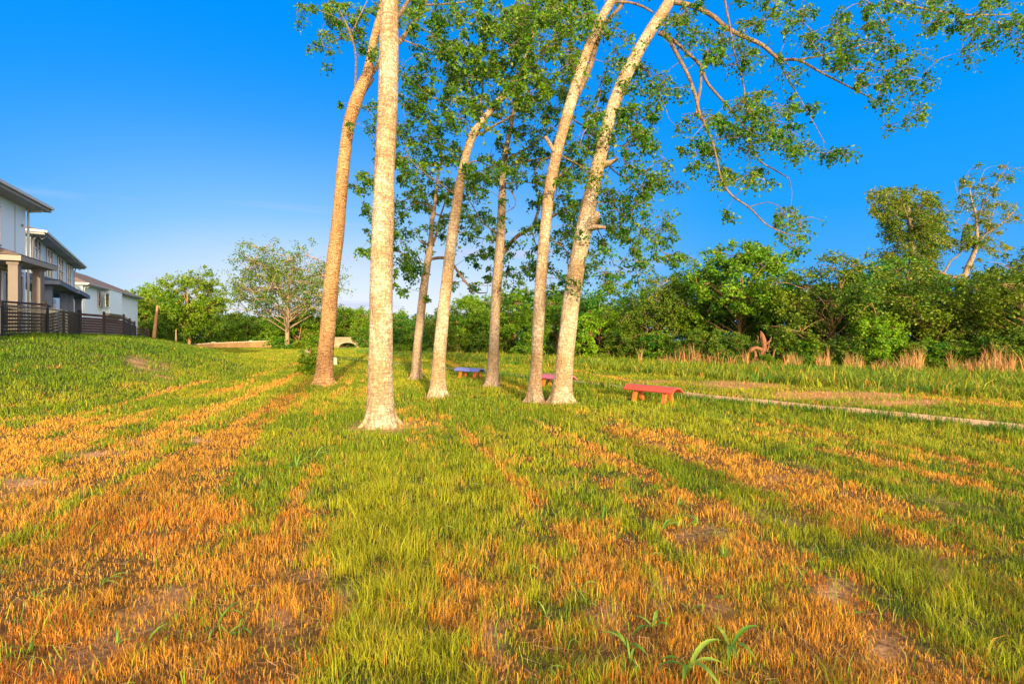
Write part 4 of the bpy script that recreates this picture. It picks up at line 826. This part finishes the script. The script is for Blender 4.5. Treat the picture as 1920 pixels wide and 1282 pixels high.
class House:
    def __init__(s, name, label, near, far, zb, ze, depth, over, rise, wall, roof, gx=(0,)):
        s.A = np.array([near[0], near[1]]); s.B = np.array([far[0], far[1]]); s.L = np.linalg.norm(s.B-s.A); s.f = (s.B-s.A)/s.L; s.n = np.array([s.f[1], -s.f[0]])
        s.zb, s.ze = zb, ze
        s.root = empty(name, (s.A[0], s.A[1], zb)); tag(s.root, label, 'house', 'row of houses on the rise'); s.O = np.array([s.A[0], s.A[1], zb])
        s.ax = [np.array([*s.f, 0]), np.array([*s.n, 0]), np.array([0, 0, 1.])]
        b = Buf(); b.box(s.W(s.L/2, -depth/2, (ze-zb)/2-.3), (s.L, depth, ze-zb+.6), s.ax); s.wall = b.build('wall', wall, s.root, origin=s.O)
        # hipped roof with fascia, soffit and gutter
        b = Buf(); o = over; z0 = ze-zb; ins = depth/2+o-.1
        if s.L < depth: ins = s.L/2
        c = [s.W(-o, o, z0), s.W(s.L+o, o, z0), s.W(s.L+o, -depth-o, z0), s.W(-o, -depth-o, z0), s.W(ins-o, -depth/2, z0+rise), s.W(s.L-ins+o, -depth/2, z0+rise)]
        c = c+[s.W(-o, o, z0-.0), s.W(s.L+o, o, z0), s.W(s.L+o, -depth-o, z0), s.W(-o, -depth-o, z0)]
        b.add(c, [(0, 1, 5, 4), (2, 3, 4, 5)], [(1, 2, 5), (3, 0, 4)]); rf = b.build('roof', roof, s.root, origin=s.O)
        b = Buf(); b.box(s.W(s.L/2, -depth/2, z0-.14), (s.L+2*o-.02, depth+2*o-.02, .22), s.ax); b.build('soffit', M['soffit'], rf, origin=s.O)
        b = Buf(); b.box(s.W(s.L/2, o+.05, z0-.06), (s.L+2*o, .12, .13), s.ax); b.box(s.W(-o-.05, -depth/2, z0-.06), (.12, depth+2*o, .13), s.ax); b.build('gutter', M['gutter'], rf, origin=s.O)
    def W(s, a, b, z): return np.array([*(s.A+s.f*a+s.n*b), s.zb+z])
    def hit(s, px, off=0.0):
        """where the sight line through column px meets the facade"""
        r = (px-HX)/F; A = s.A+s.n*off
        a = (r*A[1]-A[0])/(s.f[0]-r*s.f[1]); return a, A[1]+a*s.f[1]
    def window(s, x0, x1, y0, y1, mull=(1, 1), off=0.0):
        a0, d0 = s.hit(x0, off); a1, d1 = s.hit(x1, off); zt = EYE+(HY-y0)/F*(d0+d1)/2-s.zb; zl = EYE+(HY-y1)/F*(d0+d1)/2-s.zb
        s.win(a0, a1, zl, zt, mull, off)
    def win(s, a0, a1, zl, zt, mull=(1, 1), off=0.0):
        w_, h_ = a1-a0, zt-zl; t = .07; b = Buf(); am, zm = (a0+a1)/2, (zl+zt)/2
        b.box(s.W(am, off+.02, zt+t/2), (w_+2*t, .12, t), s.ax); b.box(s.W(am, off+.02, zl-t/2), (w_+2*t, .12, t), s.ax)
        for aa in (a0-t/2, a1+t/2): b.box(s.W(aa, off+.02, zm), (t, .12, h_), s.ax)
        for i in range(1, mull[0]+1): b.box(s.W(a0+w_*i/(mull[0]+1), off+.03, zm), (.05, .09, h_), s.ax)
        for i in range(1, mull[1]+1): b.box(s.W(am, off+.035, zl+h_*i/(mull[1]+1)), (w_, .08, .06), s.ax)
        fr = b.build('window', M['frame'], s.root, origin=s.O)
        b = Buf(); b.box(s.W(am, off+.005, zm), (w_, .03, h_), s.ax); b.build('pane', M['glass'], fr, origin=s.O)
        b = Buf(); tt = .22
        for aa in (a0-t-.06, a1+t+.06): b.box(s.W(aa, off+.01, zm), (.12, .05, h_+.26), s.ax)
        b.box(s.W(am, off+.01, zt+t+.06), (w_+2*t, .05, .12), s.ax); b.build('surround', M['trim'], fr, origin=s.O)
    def porch(s, a0, a1, depth, z, colm, roofm, cols, rise=.45, fas=None, o=.3, cw=.32):
        b = Buf(); zz = z
        c = [s.W(a0-o, depth+o, zz), s.W(a1+o, depth+o, zz), s.W(a1+o, 0, zz), s.W(a0-o, 0, zz), s.W(a0+.6, 0, zz+rise+.25), s.W(a1-.6, 0, zz+rise+.25)]
        b.add(c, [(0, 1, 5, 4), (3, 2, 1, 0)], [(1, 2, 5), (3, 0, 4)]); pr = b.build('porch_roof', roofm, s.root, origin=s.O)
        b = Buf(); b.box(s.W((a0+a1)/2, depth/2+o/2, zz-.13), (a1-a0+2*o-.03, depth+o-.03, .22), s.ax); b.build('fascia', fas or M['trim'], pr, origin=s.O)
        for (ca, cb) in cols:
            b = Buf(); b.box(s.W(ca, cb, (zz-.24)/2-.2), (cw, cw, zz-.24+.4), s.ax); b.box(s.W(ca, cb, zz-.32), (cw+.08, cw+.08, .12), s.ax); b.build('column', colm, s.root, origin=s.O)
    def pipe(s, pts):
        b = Buf(); b.tube([s.W(*p) for p in pts], [.05]*len(pts), 8, .3, cap=False); b.build('downpipe', M['gutter'], s.root, origin=s.O)
f1 = np.array([-.39, .92]); f1 /= np.linalg.norm(f1); C1 = np.array([-23.75, 25.0]); A1 = C1-f1*11
h1 = House('townhouse', 'nearest pale stucco house cut by the left edge, with tan columned porch', A1, C1, 1.78, 8.25, 9, .75, 1.8, M['stucco'], M['roof'])
h1.porch(6.5, 9.45, 1.36, 3.32, M['col'], M['roof'], [(6.65, 1.28), (8.8, 1.28)], .35)
h1.window(32.5, 41, 517, 600, (0, 0)); h1.window(2, 13, 512, 610, (0, 0)); h1.win(7.0, 8.5, 4.1, 5.6, (1, 1)); h1.win(4.6, 6.6, .1, 2.3, (1, 0))
h1.pipe([(11.1, .7, 6.35), (11.1, .55, 6.12), (11.08, .1, 6.05), (11.06, .08, 5.6), (11.06, .08, 0)])
b = Buf(); b.box(h1.W(9.95, .006, 4.3), (.03, .02, 3.6), h1.ax); b.box(h1.W(10.6, .02, 5.3), (.12, .06, .12), h1.ax); b.build('wall_joint', M['trim'], h1.wall, origin=h1.O)
A2 = (-29.6, 31.5); B2 = (-39.3, 45.9)
h2 = House('townhouse', 'middle two storey house with four tall white framed windows and two small dark porch roofs', A2, B2, 1.78, 8.25, 9, .75, 1.7, M['stucco'], M['roof'])
h2.window(63, 75, 450, 486, (1, 1)); h2.window(87, 97.5, 471, 520, (1, 1)); h2.window(108, 117.5, 486, 530, (1, 1)); h2.window(125, 132.5, 500, 545, (1, 1))
h2.window(82, 86, 560, 600, (0, 0)); h2.window(97, 103, 566, 600, (1, 0))
a0, _ = h2.hit(88, 1.6); a1, _ = h2.hit(122, 1.6)
h2.porch(a0, a1, 1.9, 3.0, M['col_dark'], M['roof_dark'], [(a1-.5, 1.6), (a0+.4, 1.6)], .35, M['col_dark'], .3, .34)
a0, _ = h2.hit(132, 1.8); a1, _ = h2.hit(152, 1.8)
h2.porch(a0, a1, 2.0, 3.0, M['col_dark'], M['roof_dark'], [(a1-.5, 1.7), (a0+.5, 1.7)], .35, M['col_dark'], .3, .34)
h2.pipe([(.1, .7, 6.3), (.1, .5, 6.05), (.1, .08, 5.9), (.1, .08, 0)]); h2.pipe([(h2.L-.1, .7, 6.3), (h2.L-.1, .4, 6.05), (h2.L-.1, .08, 5.9), (h2.L-.1, .08, 0)])
A3 = (-51.3, 61.2); B3 = (-60.1, 82.2)
h3 = House('townhouse', 'farthest white house with tan side wall and a bay window on a bracket', A3, B3, 1.70, 8.3, 10, .7, 2.7, M['stucco2'], M['roof'])
h3.window(183, 188, 548, 574, (0, 1)); h3.window(197, 204, 551, 575, (0, 0), .75); h3.window(219, 222.5, 552, 577, (0, 1))
a0, _ = h3.hit(193, .0); a1, _ = h3.hit(217, .0)
b = Buf(); b.box(h3.W((a0+a1)/2, .36, 4.9), (a1-a0, .74, 3.1), h3.ax); bay = b.build('bay', M['stucco2'], h3.root, origin=h3.O)
b = Buf(); zq = 3.3; b.add([h3.W(a0-.5, 0, zq-1.0), h3.W(a1+.5, 0, zq-1.0), h3.W(a1+.1, .85, zq), h3.W(a0-.1, .85, zq), h3.W(a0-.1, 0, zq+.02), h3.W(a1+.1, 0, zq+.02)], [(0, 1, 2, 3), (3, 2, 5, 4)], [(0, 3, 4), (1, 5, 2)]); b.build('bracket', M['trim'], bay, origin=h3.O)
b = Buf(); b.box(h3.W(-1.2, -1.6, 3.1), (2.4, 2.6, 6.2), h3.ax); b.build('side_wing', M['stucco2'], h3.root, origin=h3.O)
h3.pipe([(.2, .65, 6.4), (.2, .4, 6.1), (.2, .08, 5.9), (.2, .08, 0)])
for a_ in (3, 8, 14, 19):
    b = Buf(); b.tube([h3.W(a_, -2.6, 7.2), h3.W(a_, -2.6, 7.8)], [.08, .08], 8, .3); b.build('roof_vent', M['gutter'], h3.root, origin=h3.O)

# ------------------------------------------------------------------ fences
def run_pts(pts): return [np.array([PX(px, d), d, Hs(PX(px, d), d)]) for px, d in pts]
def iron_fence(label, pts, h=1.35):
    P_ = run_pts(pts); root = empty('iron_fence', P_[0]); tag(root, label, 'fence', 'fences in front of the houses'); O = P_[0]
    for p in P_:
        b = Buf(); b.box(p+np.array([0, 0, h/2]), (.09, .09, h+.1)); b.box(p+np.array([0, 0, h+.065]), (.11, .11, .03), taper=.4); b.build('post', M['black'], root, origin=O)
    for p, q_ in zip(P_[:-1], P_[1:]):
        b = Buf(); d_ = q_-p; L_ = np.linalg.norm(d_); ax0 = d_/L_; ay = np.array([-ax0[1], ax0[0], 0]); ay /= np.linalg.norm(ay); az = np.cross(ax0, ay)
        for z in (.12, h-.12): b.box((p+q_)/2+np.array([0, 0, z]), (L_-.1, .035, .04), [ax0, ay, az])
        k = int(L_/.11)
        for i in range(1, k): b.box(p+d_*i/k+np.array([0, 0, h/2-.02]), (.018, .018, h-.1), [ax0, ay, np.array([0, 0, 1.])])
        b.build('panel', M['black'], root, origin=O)
def board_fence(label, pts, h, mat, bh=.14, gap=.012, open_top=0, name='board_fence', postw=.1):
    P_ = run_pts(pts); root = empty(name, P_[0]); tag(root, label, 'fence', 'fences in front of the houses'); O = P_[0]
    for p in P_:
        b = Buf(); b.box(p+np.array([0, 0, h/2]), (postw, postw, h+.14)); b.build('post', M['slat'], root, origin=O)
    for p, q_ in zip(P_[:-1], P_[1:]):
        b = Buf(); d_ = q_-p; L_ = np.linalg.norm(d_); ax0 = d_/L_; ay = np.array([-ax0[1], ax0[0], 0]); ay /= np.linalg.norm(ay); az = np.cross(ax0, ay)
        z = .06; n_b = 0
        while z+bh < h+.02:
            b.box((p+q_)/2+np.array([0, 0, z+bh/2]), (L_-postw, .03, bh), [ax0, ay, az]); z += bh+gap; n_b += 1
            if h-z < open_top: z += .07
        k = max(1, int(L_/1.1))
        for i in range(1, k): b.box(p+d_*i/k+np.array([0, 0, h/2])+ay*.036, (.06, .03, h), [ax0, ay, np.array([0, 0, 1.])])
        b.build('panel', mat, root, origin=O)
board_fence('dark slatted privacy screen with light gaps, behind the black railings of the nearest house', [(-60, 17.4), (84, 22.9), (92, 25)], 1.42, M['slat'], .085, .055, 0, 'slatted_screen')
board_fence('second slatted privacy screen right of the first, nearer the middle house', [(97, 25.5), (140, 29.5)], 1.2, M['slat'], .085, .055, 0, 'slatted_screen')
iron_fence('black metal railings with thin upright bars along the left of the rise', [(-70, 16.4), (3, 18.8), (88, 22.2), (148, 26.5)], 1.27)
board_fence('brown horizontal board fence right of the black railings, running to the rail fence', [(151, 31.5), (195, 33.5), (232, 35.5), (243, 43), (252.5, 50)], 1.55, M['slat2'], .15, .01, .45)
board_fence('open dark rail fence where the rise drops to the lawn', [(254, 52), (263, 54), (273, 57), (279, 61)], 1.15, M['slat'], .07, .20, 0, 'rail_fence', .12)

def pole(name, label, cat, px, d, ytop, w_, dx=0, mat='far_bark'):
    x_ = PX(px, d); z = Hs(x_, d); h = EYE+(HY-ytop)/F*d-z; b = Buf(); b.tube([(x_, d, z-.2), (x_+dx*.5, d, z+h*.5), (x_+dx, d, z+h)], [w_, w_*.85, w_*.6], 9, .5, None, .1, px)
    o = b.build(name, M[mat], None, True, origin=(x_, d, z)); tag(o, label, cat)
pole('wooden_pole', 'leaning brown wooden pole right of the last white house', 'pole', 288, 66, 573, .22, .5)
pole('fence_post', 'thin pale post standing between the wooden pole and the bushy tree', 'post', 330, 85, 618, .14, 0, 'far_bark_grey')

# ------------------------------------------------------------------ stone bridge and wall
def stone_mat():
    m, t, b = new_mat('rough_stone'); nn = t.nodes.new; lk = t.links.new; g = nn('ShaderNodeTexCoord')
    br = nn('ShaderNodeTexVoronoi'); br.inputs['Scale'].default_value = 1.6; lk(g.outputs['Object'], br.inputs[0])
    r = nn('ShaderNodeValToRGB'); r.color_ramp.elements[0].color = (.34, .19, .12, 1); r.color_ramp.elements[1].color = (.56, .40, .27, 1); lk(br.outputs['Color'], r.inputs[0])
    lk(r.outputs[0], b.inputs['Base Color']); b.inputs['Roughness'].default_value = .9; return m
M['stone'] = stone_mat(); M['bank'] = simple_mat('earthy_stone', (0.33, 0.20, 0.09), .95, .1, .5, 1.5)
db = 98.0; xa, xc = PX(606, db), PX(676, db); ybz = Hs((xa+xc)/2, db); rb = empty('stone_bridge', ((xa+xc)/2, db, ybz)); tag(rb, 'pale stone bridge with a low arch seen between the two left trunks', 'bridge'); O = np.array([(xa+xc)/2, db, ybz])
b = Buf(); n = 25; zt = 1.85; cx = PX(652, db); hw_ = 1.75
xs = np.linspace(xa, xc, 41)
vs_ = []; 
for X in xs:
    k = 1-((X-cx)/hw_)**2; zl = -0.3 if k <= 0 else max(-0.3, 1.05*math.sqrt(k)-.1)
    for yy in (0, 4.0):
        vs_ += [(X, db+yy, ybz+zl), (X, db+yy, ybz+zt)]
qq = []
for i in range(len(xs)-1):
    a = i*4; c2 = a+4; qq += [(a, c2, c2+1, a+1), (a+2, a+3, c2+3, c2+2), (a+1, c2+1, c2+3, a+3), (a, a+2, c2+2, c2)]
b.add(vs_, qq); b.build('arch_wall', M['stone'], rb, origin=O)
b = Buf(); b.box(((xa+xc)/2, db-.1, ybz+zt+.06), (xc-xa+.3, .45, .16)); b.build('coping', M['concrete'], rb, origin=O)
b = Buf(); b.tube([(cx+hw_*1.06*math.cos(a), db-.03, ybz-.1+1.13*math.sin(a)) for a in np.linspace(.05, math.pi-.05, 15)], [.09]*15, 6, .3); b.build('arch_ring', M['concrete'], rb, True, origin=O)
wp = [(345, 92, 648), (400, 98, 644), (470, 104, 641), (540, 106, 639.5), (604, 98.5, 637)]
wr = empty('road_wall', P(345, 645, 92)); tag(wr, 'long low stone wall curving from the lawn to the bridge', 'wall'); O = P(345, 645, 92)
bs = Buf(); bc = Buf()
for (p0, d0, y0), (p1, d1, y1) in zip(wp[:-1], wp[1:]):
    a = P(p0, y0, d0); c2 = P(p1, y1, d1); k = 6
    for i in range(k):
        q0 = a+(c2-a)*i/k; q1 = a+(c2-a)*(i+1)/k; mid = (q0+q1)/2; zg = Hs(mid[0], mid[1])-.3; d_ = q1-q0; L_ = np.linalg.norm(d_[:2]); ax0 = np.array([d_[0], d_[1], 0])/L_; ay = np.array([-ax0[1], ax0[0], 0])
        bs.box((mid[0], mid[1], (zg+mid[2])/2), (L_-.004, .5, mid[2]-zg), [ax0, ay, np.array([0, 0, 1.])])
        bc.box((mid[0], mid[1], mid[2]+.09), (L_-.004, .62, .17), [ax0, ay, np.array([0, 0, 1.])])
        if i == 0: bc.box((q0[0], q0[1], mid[2]+.13), (.5, .7, .34), [ax0, ay, np.array([0, 0, 1.])])
bs.build('wall_face', M['bank'], wr, origin=O); bc.build('coping', M['concrete'], wr, origin=O)

# ------------------------------------------------------------------ loose thatch lying on the soil
n = 26000
x, y = sample_wedge(n, 1.8, 26, 0.8); D, B, T, n_, u_, be, nf_ = fields(x, y)
k = (rng.random(n) < 0.25+0.75*B+0.3*(D > .6)) & (np.abs(be) > .5); x, y = x[k], y[k]; n = len(x)
a = rng.random(n)*6.283; l = (0.02+0.04*rng.random(n)); ww = 0.0015*(np.maximum(y, 3)/3)**.9
dx, dy = np.cos(a)*l, np.sin(a)*l; z0 = H(x, y)+0.006+0.02*rng.random(n); z1 = z0+rng.normal(0, .012, n)
vv = np.empty((n, 4, 3)); vv[:, 0] = np.stack([x-dx-dy/l*ww, y-dy+dx/l*ww, z0], 1); vv[:, 1] = np.stack([x-dx+dy/l*ww, y-dy-dx/l*ww, z0+.001], 1)
vv[:, 2] = np.stack([x+dx+dy/l*ww, y+dy-dx/l*ww, z1+.004], 1); vv[:, 3] = np.stack([x+dx-dy/l*ww, y+dy+dx/l*ww, z1+.003], 1)
col = mixc(np.tile(np.array([0.52, 0.32, 0.14]), (n, 1)), np.array([0.30, 0.14, 0.05]), rng.random(n))
tag(link('thatch', raw_mesh('thatch', vv.reshape(-1, 3), np.arange(n*4).reshape(n, 4), None, np.repeat(col, 4, axis=0)), M['grass']), 'loose dead straw lying flat between the grass tufts', 'straw', kind='stuff')

# ------------------------------------------------------------------ broad leaved weeds in the lawn
wd = Buf()
def weed(x_, y_, n_l, ln, wd_):
    z = Hs(x_, y_)
    for i in range(n_l):
        a = rng.random()*6.28; l = ln*.8*(.7+.6*rng.random()); up = .5+.5*rng.random(); k = 6; vs2 = []
        side = np.array([-math.sin(a), math.cos(a), .15]); side /= np.linalg.norm(side)
        for j in range(k+1):
            t = j/k; r_ = l*t*(.55+.25*t); zz = l*(up*1.25*t-1.0*t*t*(.5+.3*up)); w_ = wd_*math.sin(math.pi*min(1, .12+.88*t))**.8*(1 if t < .97 else .15)
            c_ = np.array([x_+math.cos(a)*r_, y_+math.sin(a)*r_, z+zz]); vs2 += [c_-side*w_/2+np.array([0, 0, w_*.2]), c_, c_+side*w_/2+np.array([0, 0, w_*.2])]
        q2 = []
        for j in range(k):
            q2 += [(j*3, j*3+1, j*3+4, j*3+3), (j*3+1, j*3+2, j*3+5, j*3+4)]
        c_ = mixc(np.array([[.09, .24, .02]]), np.array([.28, .40, .05]), np.array([rng.random()]))[0]
        wd.add(vs2, q2, None, c_)
for px, py, n_l, ln, ww in ((1290, 1262, 6, .30, .026), (1370, 1220, 5, .28, .024), (1175, 1215, 3, .22, .022), (1240, 1000, 4, .26, .022), (1130, 980, 4, .25, .018), (1060, 925, 4, .25, .016), (1270, 950, 4, .3, .016), (1215, 1050, 3, .2, .024), (1360, 1055, 4, .26, .022), (1225, 1180, 4, .22, .022),
    (555, 880, 6, .4, .02), (590, 860, 6, .4, .02), (615, 890, 5, .38, .018), (500, 915, 3, .3, .016), (870, 920, 4, .25, .018), (1090, 1105, 2, .15, .022), (985, 1065, 2, .2, .018), (820, 1000, 3, .22, .016), (1170, 945, 4, .28, .016), (1345, 925, 4, .25, .016), (1200, 905, 4, .25, .016), (190, 1100, 4, .25, .012), (405, 1180, 4, .3, .012), (160, 1010, 3, .25, .012), (1010, 870, 3, .25, .016), (1310, 985, 4, .24, .02), (60, 1225, 4, .28, .012), (700, 1010, 2, .2, .016)):
    d = EYE*F/(py-HY); weed(PX(px, d), d, n_l, ln, ww)
for i in range(60):
    px = rng.uniform(0, 1920); py = rng.uniform(830, 1282); d = EYE*F/(py-HY); weed(PX(px, d)+rng.normal(0, .1), d, 3, .16, .011)
tag(wd.build('weeds', M['grass'], None, True, True), 'broad leaved green weeds sprouting through the dry lawn', 'weeds', kind='stuff')

# ------------------------------------------------------------------ what stands behind the viewer and throws the long shadows
def on_sunline(c, back):
    return c*SY-(-back)*SX*-1*0+(-SX)*0+c*0, 0
def behind(var, label, c, yb, s, sz):
    x_ = (c+yb*SX)/SY           # c = x*SY - y*SX
    place(var, 'green_tree', label, x_, yb, s, c, sz, 'tree', 'trees behind the viewer that shade the lawn')
VAR['back'] = make_tree_mesh(140, 13, 5, 8.5, 40, 0.16, .5, 'round', 'far_bark', (4, 5), .5, tr=.42)
behind('back', 'tall tree behind the viewer on the right whose shadow stripes the lawn', 3.65, -20, 1, 1)
behind('back', 'tall tree behind the viewer on the left whose shadow crosses the dry grass', -2.5, -26, 1, 1)
